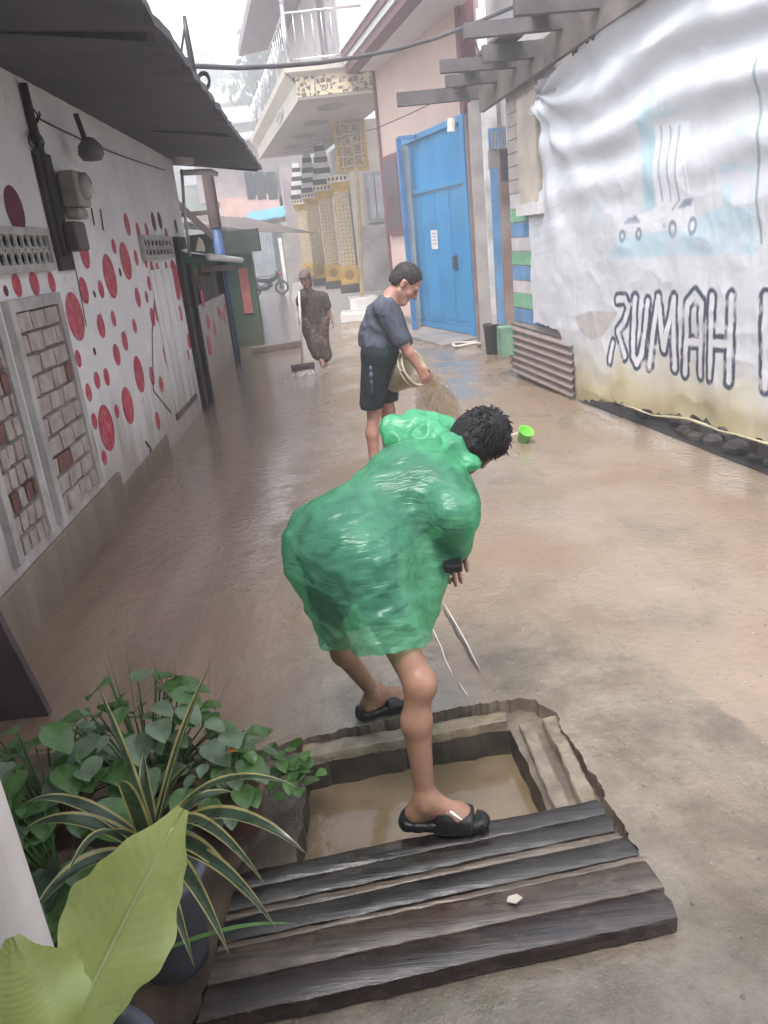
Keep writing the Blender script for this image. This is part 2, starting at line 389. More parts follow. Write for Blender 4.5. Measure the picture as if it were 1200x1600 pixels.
# ------------------------------------------------------------------ left: polka-dot house
s_end = LW.sy(9.9)
lh = thing('whitewashed_house', 'long whitewashed house with red painted dots and dark overhanging eave', 'house', LW.P(0, 0))
wall = MB(); wall.wbox(LW, LW.sy(-1.5), s_end, -.2, 3.15, -.22, 0)
wall.wbox(LW, s_end-.02, s_end+.98, 1.95, 3.15, -.22, -.004)
dots = [(75,188,55),(153,180,55),(230,175,47),(335,328,115),(373,212,62),(375,40,75),(450,205,42),(490,148,102),(507,15,35),(560,80,85),(607,65,37),(348,515,43),(450,370,57),(505,337,38),(432,612,42),(395,667,46),(475,597,45),(520,498,54),(556,437,48),(600,370,34),(615,243,47),(620,585,92),(570,725,95),(475,825,118),(420,795,43),(521,750,36),(465,957,40),(678,593,48),(718,630,42),(703,793,48),(745,495,76),(775,368,72),(813,453,35),(810,530,40),(842,437,40),(840,500,30),(783,165,92),(654,240,30),(680,120,40),(703,115,30),(742,205,35),(770,250,28),(805,312,38),(700,310,48),(680,330,45),(738,355,30),(650,85,28),(742,105,25),(665,180,35),(715,250,40),(-12,1050,90),(860,380,30),(715,360,24)]
dots = [(cx*.35, 380+cy*.35, r*.35, 1) for cx, cy, r in dots] + [(x*.35, y*.35, r*.35, m) for x, y, r, m in ((65,935,104,2),(615,1030,35,1),(655,1030,35,1),(685,990,42,2),(745,1060,42,1),(712,985,38,2),(785,1010,30,2),(567,1003,50,1))]
dots += [(x*.35, 380+y*.35, r*.35, 2) for x, y, r in ((25,213,26),(421,483,20),(421,227,16),(535,130,20),(785,497,28))]
used = []
for k, (x, y, r, m) in enumerate(dots):
    s, z = LW.px(x, y); z1 = LW.px(x, y-r)[1]; rr = abs(z1-z)
    c = LW.P(s, z, .002+.0006*(k % 5)); 
    jit = 1+.05*math.sin(k*2.3)
    wall.disc(c, LW.d*rr*jit, V(0, 0, rr), 26, m)
# trims painted on the wall: plaster bands round the brick panels, timber strip lines
for a, b in (((150, 470), (213, 800)), ((38, 480), (58, 842))):
    pass
wall_o = mesh('wall', wall, [white_wall, red_dot, plum_dot], lh)
# cracks and drips
crack_m = M('crack', (.09, .075, .065), .8, .3)
def wline(w, pts, wd, off, mb, m=0):
    P = [w.W(x, y, off) for x, y in pts]
    for i in range(len(P)-1): mb.bar(P[i], P[i+1], wd, .004, w.n, m)
for pts, wd in ((((140, 662), (150, 700), (158, 745)), .02), (((233, 745), (236, 700), (228, 690)), .02), (((258, 470), (262, 560), (280, 635)), .018), (((268, 645), (240, 610), (238, 520), (244, 440)), .012), (((143, 325), (148, 352)), .02), (((157, 327), (162, 360)), .02), (((135, 510), (128, 470), (118, 420)), .008)):
    crk = MB(); wline(LW, pts, wd, .008, crk); mesh('plaster_crack', crk, crack_m, lh)
# brick panels: real bricks, sunk in a plaster surround
br_mats = [M('pale_brick', (.42, .36, .335), .7, .22, 9, .5, 30, stain=(.30, .24, .2), sscale=7), M('red_brick', (.20, .095, .085), .75, .3, 9, .5, 30), M('mortar', (.22, .19, .17), .8, .3, 10, .5, 40), M('panel_plaster', (.46, .44, .43), .75, .2, 4, .3, 30, stain=(.25, .2, .17), sscale=3)]
def brick_panel(s0, s1, z0, z1, cols, rows, seed):
    r = random.Random(seed); mb = MB(); mb.wbox(LW, s0, s1, z0, z1, .001, .006, 2)
    h = (z1-z0)/rows; w = (s1-s0)/cols
    for j in range(rows):
        o = 0 if j % 2 else -.5
        for i in range(cols+1):
            a = max(s0+.005, s0+(i+o)*w+.012); b = min(s1-.005, s0+(i+1+o)*w-.012)
            if b-a < .03: continue
            red = vnoise([[i*1.3+seed, j*.55, seed*2.1]])[0] > .70
            q = [LW.P(s+r.uniform(-.006, .006), z+r.uniform(-.006, .006), of) for z, of in ((z0+j*h+.012, .004), (z0+j*h+.012, .03+r.uniform(-.008, .006)), (z0+(j+1)*h-.012, .03), (z0+(j+1)*h-.012, .004)) for s in (a, b)]
            p = [q[0], q[1], q[3], q[2], q[6], q[7], q[5], q[4]]
            mb.hexa(p, 1 if red else 0)
    for (a, b, c, d) in ((s0-.07, s0, z0, z1+.07), (s1, s1+.08, z0, z1+.07), (s0, s1, z1, z1+.07)):
        mb.wbox(LW, a, b, c, d, .001, .045, 3)
    mesh('brick_panel', mb, br_mats, lh)
pa, pb = LW.px(35, 480), LW.px(86, 475); pc = LW.px(155, 745)
brick_panel(LW.px(38, 600)[0]+.02, LW.px(110, 600)[0], .40, 1.66, 3, 10, 3)
pz = LW.px(-60, 560)
brick_panel(LW.px(-62, 560)[0], LW.px(22, 600)[0]-.12, .40, 1.62, 4, 10, 8)
# low plinth with slab lines along the foot
pl = MB(); pl.wbox(LW, LW.sy(2.2), LW.sy(5.9), -.1, .33, .001, .03); pl.wbox(LW, LW.sy(5.9)+.001, LW.sy(7.7), -.1, .2, .001, .02)
mesh('plinth', pl, m_plaster('dirty_plinth', (.36, .30, .25), .9, (.17, .125, .095)), lh, bevel=.008)
# vent grilles
def grille(s0, s1, z0, z1, n):
    mb = MB(); mb.wbox(LW, s0, s1, z0, z1, .003, .008, 1)
    for a, b, c, d in ((s0-.03, s1+.03, z0-.03, z0+.015), (s0-.03, s1+.03, z1-.015, z1+.03), (s0-.03, s0+.01, z0+.015, z1-.015), (s1-.01, s1+.03, z0+.015, z1-.015)): mb.wbox(LW, a, b, c, d, .004, .05)
    w = (s1-s0)/n; h = (z1-z0)/2
    for j in range(2):
        for i in range(n):
            c0 = LW.P(s0+(i+.5)*w, z0+(j+.5)*h, .03)
            pts = [c0+LW.d*w*.48*math.cos(t)+V(0, 0, h*.46*math.sin(t)) for t in np.linspace(0, 2*math.pi, 11)]
            mb.tube(pts, .011, 5, 0, False)
            mb.tube([c0-LW.d*w*.5-V(0, 0, h*.5), c0-LW.d*w*.25-V(0, 0, h*.25)], .01, 5); mb.tube([c0+LW.d*w*.5+V(0, 0, h*.5), c0+LW.d*w*.25+V(0, 0, h*.25)], .01, 5)
    mesh('vent_grille', mb, [M('pale_grille', (.40, .385, .37), .7, .2, 8), dark_void], lh)
grille(LW.px(-30, 390)[0], LW.px(68, 390)[0], 1.90, 2.10, 9); grille(LW.px(219, 386)[0], LW.px(264, 386)[0], 1.91, 2.09, 8)
# plank shutter set in the wall near the far end, and dark door post
sh = MB()
for i in range(6):
    a = LW.sy(8.35)+i*.19; sh.wbox(LW, a, a+.175, .28, 1.78, .001, .012+.004*(i % 2))
sh.wbox(LW, LW.sy(8.3), LW.sy(9.55), .22, .28, .001, .03, 1)
sh_o = mesh('plank_shutter', sh, [white_wall, old_wood], lh)
dp = MB(); dp.wbox(LW, s_end, s_end+.16, 0, 2.1, -.2, .06); dp.wbox(LW, s_end+.16, s_end+.5, 0, 2.0, -.3, -.2); dp.wbox(LW, s_end, s_end+.7, 1.98, 2.12, -.2, .045)
mesh('door_frame', dp, dark_wood, lh)
# roof: soffit boards and rafters sloping down to a ragged outer edge, sheet on top
e0, e1 = gnd(220, 0, 2.85), gnd(410, 265, 2.85)
ed = (e1-e0)/np.linalg.norm(e1-e0)
def edge(t): return e0 + ed*t
rf = MB(); rows = []
T0, T1, NS = -6.5, np.linalg.norm(e1-e0), 120
for j in range(7):
    r = []
    for i in range(NS+1):
        t = T0+(T1-T0)*i/NS; e = edge(t); w = LW.P(LW.sy(e[1]+.9*(i/NS)), 3.12, -.3)
        k = j/6; jag = (vnoise([[t*6, 1.5, 0]])[0]-.5)*.04+(vnoise([[t*26, 4, 0]])[0]-.5)*.02 if j == 6 else 0
        p = w+(e-w)*k; p = p+V(jag*.6, 0, .002*math.sin(t*38)+(-.02 if j == 6 else 0)*vnoise([[t*20, 7, 0]])[0]); r.append(p)
    rows.append(r)
rf.grid(rows)
up = V(0, 0, .045)
rf.grid([[p+up for p in r] for r in rows][::-1])
rf.grid([rows[6], [p+up for p in rows[6]]]); rf.grid([[r[-1], r[-1]+up] for r in rows])
ridge = [LW.P(LW.sy(edge(T0+(T1-T0)*i/NS)[1]+.9*i/NS), 4.3, -3.5) for i in range(NS+1)]
rf.grid([[p+up for p in rows[0]], ridge]); rf.grid([ridge, [p-V(3, 0, 1.5) for p in ridge]])
#ROOF
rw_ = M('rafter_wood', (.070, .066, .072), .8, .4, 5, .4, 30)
for i in range(5):
    t = T0+.3+i*(T1-T0-.4)/4; e = edge(t); f = i/4; w = LW.P(LW.sy(e[1]+.9*(t-T0)/(T1-T0)), 3.06, .0)
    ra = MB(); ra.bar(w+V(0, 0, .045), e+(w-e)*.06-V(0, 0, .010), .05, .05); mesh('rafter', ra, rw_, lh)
# loose torn strip at the eave, drip edge shreds
shr = rf
for i in range(90):
    t = T0+random.random()*(T1-T0); e = edge(t)+V(-.02, 0, .02); l = random.uniform(.01, .05); w = random.uniform(.01, .05)
    shr.hexa([e+V(0, 0, -l), e+ed*w*.5+V(0, 0, -l*1.1), e+ed*w*.5+V(-.006, 0, -l*1.1), e+V(-.006, 0, -l), e, e+ed*w, e+ed*w+V(-.006, 0, 0), e+V(-.006, 0, 0)])
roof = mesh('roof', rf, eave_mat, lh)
# meters, conduit, lamp on the wall
mt = thing('electricity_meter', 'weathered electricity meter boxes on the dark board of the dotted wall', 'meter', LW.W(95, 300))
b = MB(); bs, bz = LW.px(80, 330); b.wbox(LW, bs-.14, bs+.16, 1.86, 2.62, .002, .03); mesh('back_board', b, dark_wood, mt)
b = MB(); s, z = LW.px(92, 285); b.wbox(LW, s-.13, s+.15, 2.28, 2.52, .03, .16); b.wbox(LW, s-.10, s+.12, 2.20, 2.275, .03, .13); mesh('meter_case', b, M('meter_grey', (.30, .28, .25), .5, .2, 6), mt, bevel=.02)
b = MB(); b.lathe(LW.P(s+.02, 2.42, .16), [(.09, 0), (.09, .03), (.06, .05), (.001, .055)], 20, LW.n); mesh('dial_cover', b, M('dial_glass', (.35, .34, .33), .15, .1, 4, 0), mt, True)
b = MB(); s2, z2 = LW.px(103, 378); b.wbox(LW, s2-.12, s2+.12, 1.98, 2.18, .03, .13); mesh('breaker_box', b, M('breaker_dark', (.10, .075, .07), .5), mt, bevel=.02)
b = MB(); b.tube([LW.W(36, 130, .03), LW.W(50, 190, .03), LW.W(66, 245, .03), LW.W(85, 330, .035), LW.W(100, 400, .03)], .028, 8)
tag(mesh('conduit_pipe', b, dark_wood, None, True), 'dark conduit pipe running down the white wall to the meter', 'pipe')
b = MB()
for k in range(5):
    x0 = 52+k*2.2; b.tube([LW.W(x0+8*math.sin(i*.9+k), 170+i*9+k*4, .03+.03*math.sin(i*1.3+k)) for i in range(8)], .006, 5)
b.tube([LW.W(60+i*22, 185+i*9-8*math.sin(i/9*math.pi)+14*math.sin(i/9*math.pi), .02) for i in range(10)], .006, 5)
tag(mesh('loose_wire', b, black_rubber, None, True), 'tangle of thin loose wires beside the conduit on white wall', 'wire')
lp = thing('wall_lamp', 'small dark lamp on a stem hanging under the left eave', 'lamp', LW.W(136, 235))
b = MB(); b.tube([LW.W(118, 178, .12), LW.W(128, 205, .14), LW.W(134, 222, .16)], .02, 8); mesh('stem', b, dark_wood, lp, True)
b = MB(); c = LW.W(141, 232, .18); b.lathe(c-V(0, 0, .09), [(.005, 0), (.07, .01), (.095, .05), (.085, .11), (.04, .16), (.005, .17)], 16); mesh('lamp_shade', b, M('lamp_dark', (.13, .12, .12), .5), lp, True)

# ------------------------------------------------------------------ dotted lean-to and green shack behind
sd = thing('lean_to_shed', 'small dotted lean-to shed with a tin lip beyond the white house', 'shed', LW.P(LW.sy(12), 0))
b = MB(); b.wbox(LW, s_end+.5, LW.sy(13.5), -.2, 1.25, -1.6, .03)
for x, y, r in ((935, 455, 55), (958, 380, 36), (905, 250, 45), (985, 320, 30), (1000, 330, 30), (930, 350, 40), (975, 300, 26), (875, 140, 30), (1005, 290, 26)):
    s, z = LW.px(x*.35, 380+y*.35, .034); rr = abs(LW.px(x*.35, 380+(y-r)*.35, .034)[1]-z); b.disc(LW.P(s, z, .0345+.0003*(x % 7)), LW.d*rr*1.05, V(0, 0, rr), 22, 1)
mesh('wall', b, [m_plaster('shed_plaster', (.44, .41, .39), 1.2), red_dot], sd)
b = MB(); b.wbox(LW, s_end+.45, s_end+.55, 0, 1.8, .03, .08); b.wbox(LW, LW.sy(13.45), LW.sy(13.6), 0, 1.75, -.05, .06); b.wbox(LW, s_end+.5, LW.sy(13.4), 1.25, 1.75, -.6, -.55)
b.wbox(LW, s_end+.55, s_end+1.2, 1.25, 1.62, -.1, .0)
mesh('timber_frame', b, dark_wood, sd)
b = MB()
for i in range(9): b.wbox(LW, s_end+1.3+i*.2, s_end+1.45+i*.2, 1.2, 1.62+.05*math.sin(i*3), -.04, .0)
mesh('plank_hatch', b, old_wood, sd)
def corr(mb, o, du, dv, nw, amp, nrm, nu=None, nv=2, m=0):
    nu = nu or nw*6; o = np.array(o, float); nrm = np.array(nrm, float)
    mb.grid([[o+du*i/nu+dv*j/(nv-1)+nrm*amp*math.sin(2*math.pi*nw*i/nu) for i in range(nu+1)] for j in range(nv)], m)
b = MB(); o = LW.P(s_end+.3, 1.87, .35); o2 = LW.P(LW.sy(14.1), 1.76, .32)
corr(b, o, o2-o, LW.n*-2.0+V(0, 0, .45), 12, .015, V(0, 0, 1)); b.tube([o+V(.01, 0, -.02), o2+V(.01, 0, -.02)], .045, 10, 1)
b.bar(LW.P(s_end+.5, 1.72, .2), LW.P(LW.sy(13.9), 1.63, .2), .05, .08, m=2)
mesh('roof', b, [tin, M('pale_pipe', (.62, .61, .62), .35, .1), old_wood], sd, True)
tag(mesh('scrap_board', MB().prism([LW.W(308, 392, .3), LW.W(311, 370, .3), LW.W(317, 376, .3), LW.W(321, 388, .3), LW.W(320, 393, .3)], LW.n*-.02), M('cream_scrap', (.50, .46, .36), .6)), 'small cream offcut standing on the tin lip of the lean-to', 'board')
g = thing('green_shack', 'low green shack with red door and tin roof on the left', 'shed', (-3.2, 17, 0))
SW = Wall((-2.42, 15.2), (-3.95, 24.5), (1, 0))
b = MB(); b.hexa([V(-4.6, 16.6, -.1), at(402, 470, 16.6)*V(1, 1, 0)+V(0, 0, -.1), V(-3.0, 23.5, -.1), V(-5.6, 23.5, -.1), V(-4.6, 16.6, 2.0), at(402, 470, 16.6)*V(1, 1, 0)+V(0, 0, 2.0), V(-3.0, 23.5, 2.0), V(-5.6, 23.5, 2.0)]); mesh('wall', b, m_plaster('green_paint', (.06, .115, .07), 1.0, (.09, .08, .06)), g)
b = MB(); fbox(b, 377, 418, 391, 490, 16.56, .05); mesh('door', b, M('faded_red', (.33, .11, .10), .6, .2, 5), g)
b = MB(); fbox(b, 296, 362, 405, 398, 16.2, .2); mesh('awning_board', b, M('dark_green_board', (.028, .038, .032), .7, .3), g)
b = MB(); o = at(282, 350, 13.6); o2 = at(392, 362, 21.0)
corr(b, o, o2-o, V(-2.4, .3, .55), 14, .02, V(0, 0, 1)); b.tube([o, o+(o2-o)*.5, o2], .07, 8, 0); mesh('roof', b, tin, g, True)
bp = thing('blue_post', 'blue painted post with dark brace under the far end of the eave', 'post', at(351, 440, 13.9)*V(1, 1, 0))
pb = at(351, 440, 13.9)*V(1, 1, 0); 
b = MB(); b.tube([pb+V(-.02, 0, 0), pb+V(0, 0, 1.6), pb+V(0, 0, 2.35)], .085, 10); mesh('pole', b, M('blue_pole', (.045, .09, .20), .5, .3, 5), bp, True)
b = MB(); b.tube([pb+V(0, 0, 2.3), pb+V(0, 0, 3.2)], .1, 10); b.bar(pb+V(-.02, 0, 2.1), pb+V(-.75, -.3, 3.0), .09, .09); b.bar(pb+V(.0, 0, 2.55), pb+V(-1.2, -.3, 2.55), .07, .07); mesh('brace', b, M('brace_wood', (.09, .06, .058), .7, .3), bp)
tag(mesh('plastic_jug', MB().lathe(at(290, 257, 10.4), [(.0, 0), (.1, .0), (.115, .1), (.11, .2), (.06, .26), (.05, .3), (.0, .3)], 16), M('pale_jug', (.45, .42, .42), .4), None, True), 'pale plastic jug hanging under the eave at the house corner', 'jug')
b = MB(); b.tube([at(283, 270, 10.6), at(330, 268, 10.9), at(338, 272, 11)], .035, 8); b.tube([at(284, 265, 10.5), at(288, 330, 10.4), at(297, 400, 10.3)], .02, 8)
tag(mesh('white_pipe', b, M('pvc', (.6, .6, .61), .35, .1), None, True), 'thin white plastic pipe at the corner of the dotted house', 'pipe')
# dark board leaning at the near foot of the wall
tag(mesh('leaning_board', MB().hexa([(-1.80, 2.98, 0), (-1.58, 2.98, 0), (-1.58, 3.02, 0), (-1.80, 3.02, 0), (-2.06, 3.1, 1.05), (-1.86, 3.1, 1.05), (-1.86, 3.14, 1.05), (-2.06, 3.14, 1.05)]), M('purple_brown_board', (.085, .06, .065), .6, .3, 4)), 'dark purple-brown board leaning by the near foot of the white wall', 'board')

# ------------------------------------------------------------------ far end of the lane
fp = thing('pink_house', 'pink house with dark upper windows closing the end of lane', 'house', (-4, 41, 0))
Yf = 40.0
def fq(x0, y0, x1, y1, Y): a = at(x0, y1, Y); c = at(x1, y0, Y); return a, c
b = MB(); xa, xb, z0, z1 = fbox(b, 345, 306, 438, 348, Yf, 5); mesh('wall', b, M('faded_pink', (.50, .32, .28), .7, .15, 2), fp)
b = MB(); b.box((xa-1, Yf+.4, z1-.1), (xb+.9, Yf+6, z1+2.3)); mesh('upper_wall', b, M('grey_pink', (.42, .36, .36), .7, .15, 2), fp)
for x0, x1 in ((384, 397), (400, 414), (417, 432)):
    b = MB(); fbox(b, x0, 268, x1, 312, Yf-.02, .3); mesh('window', b, M('dark_pane', (.02, .022, .03), .15, .2, 3, 0), fp)
b = MB(); b.prism([(xa-1.5, Yf-.8, z1+2.2), (xb+1.2, Yf-.8, z1+2.4), (xb+1.2, Yf+6.5, z1+3.6), (xa-1.5, Yf+6.5, z1+3.4)], (0, 0, .12)); mesh('roof', b, M('grey_sheet', (.38, .39, .42), .5, .2, 2), fp)
b = MB(); a = at(383, 349, Yf-1.2); c = at(446, 338, Yf-1.2); b.prism([a, c, c+V(.1, 1.3, .5), a+V(.1, 1.3, .5)], (0, 0, .06)); mesh('awning', b, M('blue_awning', (.10, .30, .47), .5, .2, 3), fp)
b = MB(); fbox(b, 394, 349, 438, 455, Yf+.3, 3); mesh('lower_wall', b, M('grey_lower', (.36, .36, .37), .7), fp)
ga = thing('corrugated_gate', 'grey corrugated sheet gate at the end of lane', 'gate', at(415, 455, 39)*V(1, 1, 0))
b = MB(); p0 = at(398, 452, 39); p1 = at(437, 452, 39); p0[2] = p1[2] = .02; corr(b, p0, p1-p0, V(0, 0, 2.75), 12, .03, V(0, -1, 0)); b.grid([[p0+V(0, .1, 0), p1+V(0, .1, 0)], [p0+V(0, .1, 2.75), p1+V(0, .1, 2.75)]]); mesh('panel', b, M('gate_sheet', (.36, .385, .42), .45, .15, 2, .05, 20, .3), ga)
b = MB(); b.bar(at(437, 372, 38.9), at(448, 452, 38.9), .16, .16); mesh('gate_post', b, M('white_post', (.62, .6, .6), .6), ga)
cp = MB(); xa, xb, z0, z1 = fbox(cp, 446, 345, 470, 460, 37, 3)
tag(mesh('concrete_wall', cp, concrete), 'bare concrete wall stub beside the corrugated gate', 'wall')
cw = MB(); fbox(cw, 440, 255, 466, 345, 40.2, 3); tag(mesh('rendered_wall', cw, M('grey_render', (.36, .31, .31), .7, .2, 1.5)), 'grey-pink rendered upper wall between the pink house and the columns', 'wall')
b = MB(); o = at(392, 362, 23); corr(b, o, V(1.6, 4, -.15), V(-2.2, .6, .7), 10, .02, V(0, 0, 1)); tag(mesh('tin_awning', b, rust_tin), 'sagging rusty tin awning in front of the corrugated gate', 'awning')
# motorbike parked at the far end
mk = thing('motorbike', 'dark motorbike parked by the corrugated gate at the lane end', 'motorbike', at(420, 458, 35)*V(1, 1, 0))
mc = at(420, 458, 35); mc[2] = 0
b = MB()
for dx in (-.62, .62):
    pass
for dx in (-.6, .6):
    b = MB(); c = mc+V(dx, 0, .3); pts = [c+V(.26*math.cos(t), .0, .26*math.sin(t)) for t in np.linspace(0, 2*math.pi, 20)]; b.tube(pts, .05, 8, 0, False); b.tube([c-V(0, .05, 0), c+V(0, .05, 0)], .07, 10); mesh('wheel', b, black_rubber, mk, True)
b = MB(); b.tube([mc+V(-.75, 0, .68), mc+V(-.3, 0, .72), mc+V(.1, 0, .66), mc+V(.35, 0, .75), mc+V(.55, 0, .9)], [.07, .13, .16, .15, .06], 10); b.tube([mc+V(.6, 0, .3), mc+V(.45, 0, .95)], .05, 8); b.tube([mc+V(-.6, 0, .3), mc+V(-.1, 0, .35), mc+V(.2, 0, .5)], [.06, .14, .1], 8); mesh('body', b, M('dark_fairing', (.02, .022, .026), .35), mk, True)
b = MB(); b.tube([mc+V(.42, -.34, 1.02), mc+V(.46, 0, .96), mc+V(.42, .34, 1.02)], .02, 6); mesh('handlebar', b, black_plastic, mk, True)
b = MB(); b.lathe(mc+V(.58, -.04, .88), [(.001, 0), (.07, .01), (.08, .06), (.001, .1)], 12, (1, 0, 0)); mesh('headlight', b, M('red_lens', (.55, .05, .06), .2), mk, True)

# ------------------------------------------------------------------ hill, far houses, trees
hb = MB(); rows = []
for j in range(26):
    yy = 62+j*3.6; r = []
    for i in range(41):
        xx = -90+i*5.0; hgt = max(0, (yy-62)*.22) + 5*(vnoise([[xx*.04, yy*.04, 3]])[0]-.5)*min(1, (yy-62)/40)*.5; r.append(V(xx, yy, hgt-.3))
    rows.append(r)
hb.grid(rows); tag(mesh('hill', hb, M('hill_green', (.055, .085, .04), .9, .4, .15, .3, 2)), kind='structure')
def leafcards(mb, c, rad, n, size, seed, m=0):
    r = np.random.default_rng(seed)
    cl = [(c+rad*V(*(r.normal(size=3)*.42)), r.uniform(.25, .5)) for _ in range(14)]
    for k in range(n):
        cc, q = cl[k % len(cl)]; p = cc+rad*q*r.normal(size=3)*.55
        a = r.normal(size=3); a /= np.linalg.norm(a); w = np.cross(a, r.normal(size=3)); w /= np.linalg.norm(w); s = size*r.uniform(.6, 1.4)
        mb.add([p-a*s, p+w*s*.42, p+a*s, p-w*s*.42], [(0, 1, 2, 3)], m)
leaf_far = [M('leaf_far_a', (.05, .085, .035), .7, .4, .6, 0), M('leaf_far_b', (.07, .10, .05), .7, .4, .6, 0)]
bark = M('bark', (.10, .08, .065), .85, .3, 6, .5, 20)
def tree(name, label, base, h, rad, n, size, seed, group=None):
    t = thing(name, label, 'tree', base, group); b = MB(); base = np.array(base, float)
    top = base+V(.2*math.sin(seed), .1, h*.75); b.tube([base-V(0, 0, .4), base+(top-base)*.5+V(.15*math.cos(seed), 0, 0), top], [h*.028, h*.02, h*.008], 7)
    for k in range(6):
        a = seed+k*1.05; b.tube([base+(top-base)*(.45+.08*k), base+(top-base)*(.6+.08*k)+V(math.cos(a), math.sin(a), .3)*rad[0]*.7], [h*.011, h*.003], 5)
    mesh('trunk', b, bark, t, True); b = MB(); leafcards(b, base+V(0, 0, h*.72), V(*rad), n, size, seed); mesh('crown', b, leaf_far[seed % 2], t)
def onhill(x, y, Y):
    p = at(x, y, Y); return p
tree('tree', 'tall grey-green tree rising behind the balcony railing', at(436, 150, 66)*V(1, 1, 0)+V(0, 0, .4), 20.5, (2.2, 2.6, 4.2), 1500, .34, 4)
hh = [(345, 196, 100, 11, 5, 'wide white-walled hillside house low on the slope', (.5, .5, .52)), (372, 172, 108, 9, 4, 'grey tin-roofed hillside house above the wide white one', (.42, .42, .44)), (348, 158, 122, 8, 4, 'pale hillside house half hidden in trees near the hilltop', (.52, .52, .5)), (398, 186, 92, 6, 4, 'small pale hillside house close to the balcony edge', (.5, .47, .44)), (385, 226, 62, 7, 3.2, 'grey tin-roofed house just above the tip of the dark eave', (.4, .4, .42))]
for k, (x, y, Y, w, h, lab, c) in enumerate(hh):
    p = at(x, y, Y); hs = thing('hillside_house', lab, 'house', p, 'houses on the hillside'); b = MB(); b.box((p[0]-w/2, p[1], p[2]-6), (p[0]+w/2, p[1]+6, p[2]+h*.45)); mesh('wall', b, M('hill_wall', c, .8, .1, 1, 0), hs)
    b = MB(); b.prism([p+V(-w/2-.6, -.8, h*.42), p+V(w/2+.6, -.8, h*.42), p+V(w/2+.3, 3, h*.42+1.5), p+V(-w/2-.3, 3, h*.42+1.5)], (0, 0, .15)); b.prism([p+V(-w/2-.3, 3, h*.42+1.5), p+V(w/2+.3, 3, h*.42+1.5), p+V(w/2+.6, 7, h*.42), p+V(-w/2-.6, 7, h*.42)], (0, 0, .15)); mesh('roof', b, M('hill_roof', (.45, .46, .5), .5, .2, 1, 0), hs)
    for i in range(3):
        b = MB(); xx = p[0]+w*(-.3+.28*i); b.box((xx, p[1]-.06, p[2]-.6), (xx+w*.14, p[1]+.02, p[2]+.7)); mesh('window', b, dark_void, hs)
for k, (x, y, Y) in enumerate(((330, 165, 112), (362, 150, 125), (388, 205, 80), (410, 165, 105), (330, 215, 88), (380, 145, 128), (408, 140, 120), (345, 138, 130))):
    p = at(x, y, Y); tree('hill_tree', ['tree left of the wide white hillside house', 'round tree on the hill crest above the tin roofs', 'bushy tree just above the dark eave tip', 'tree beside the balcony edge on the hill', 'low tree under the pale hillside houses', 'far tree on the hill crest line', 'hazy tree touching the balcony railing', 'faint tree at the very top of the hill'][k], p-V(0, 0, 6), 9, (3.4, 3.4, 3.2), 500, .5, k+1, 'trees on the hill')
mp = thing('antenna_pole', 'thin dark mast with a leaning stay above the left roof edge', 'pole', edge(3.0)); q = at(303, 103, 7.6)
b = MB(); b.tube([q-V(0, 0, .5), at(293, 60, 7.6), at(288, 25, 7.6)], [.035, .025, .015], 7); b.tube([at(283, 85, 7.6), at(290, 30, 7.6)], .01, 5); mesh('mast', b, black_plastic, mp, True)
b = MB()
for k in range(5): b.tube([at(318+9*math.cos(t+k*.4), 125+13*math.sin(t+k*.4)+k, 7.5) for t in np.linspace(0, 5.6, 18)], .012, 5, 0, False)
tag(mesh('cable_coil', b, black_rubber, None, True), 'loose coil of black cable hanging at the left roof edge', 'cable')
# ------------------------------------------------------------------ right: ornate house with balcony
oh = thing('ornate_house', 'cream house with lattice balcony and gold patterned columns', 'house', (0, 22, 0))
cream = M('cream_render', (.56, .51, .45), .6, .1, 1.5, .08, 20, stain=(.4, .37, .34), sscale=.8, samt=.4)
white_trim = M('white_trim', (.62, .60, .60), .5, .08, 2, .05)
soffit_mat = M('soffit_grey', (.44, .41, .40), .7, .1, 1, .05)
def m_lattice(name, line, ground, sc):
    t = NT(name); d = t.voro(sc, 'DISTANCE_TO_EDGE', None, .35); f = t.voro(sc, 'F1', None, .35)
    k = t.math('MAXIMUM', t.mr(d, .10, .06), t.mr(t.math('ABSOLUTE', t.math('SUBTRACT', f, .34)), .06, .02))
    return t.done(t.bsdf(t.mix(k, ground, line), .45, t.bump(k, .5, .02), 0, .4))
lat_dark = m_lattice('lattice_cream', (.50, .42, .30), (.12, .095, .075), 9.0)
lat_gold = m_lattice('lattice_gold', (.34, .20, .065), (.60, .53, .40), 10)
gold = M('gold_paint', (.52, .33, .07), .42, .2, 4, .1, 20, .15)
dO = V(-.2, 1, 0); dO = dO/np.linalg.norm(dO)
A = at(466, 157, 18.0); ZB = A[2]; LB = 10.2
nO = V(-dO[1], dO[0], 0)      # towards the lane
R0 = V(1.25, 18.0, ZB)
def row(off, dz, t0=0, t1=LB): return [A+nO*off+dO*t0+V(0, 0, dz), A+nO*off+dO*t1+V(0, 0, dz)]
b = MB()   # slab with a cornice that flares out
b.hexa([R0, A, A+dO*LB, R0+dO*LB, R0+V(0, 0, .5), A+V(0, 0, .5), A+dO*LB+V(0, 0, .5), R0+dO*LB+V(0, 0, .5)])
mesh('balcony_slab', b, soffit_mat, oh)
b = MB(); b.grid([row(.005, 0), row(.02, .32), row(.10, .40), row(.20, .50), row(.22, .62), row(-.1, .62)])
b.grid([[A+V(0, -.005, 0)+nO*.005, R0+V(0, -.005, 0)], [A+V(0, -.03, .05)+nO*.02, R0+V(0, -.03, .05)]])
b.grid([[A+V(0, -.03, .42)+nO*.02, R0+V(0, -.03, .42)], [A+V(0, -.12, .50)+nO*.2, R0+V(0, -.12, .50)], [A+V(0, -.14, .62)+nO*.22, R0+V(0, -.14, .62)], [A+V(0, .2, .62), R0+V(0, .2, .62)]])
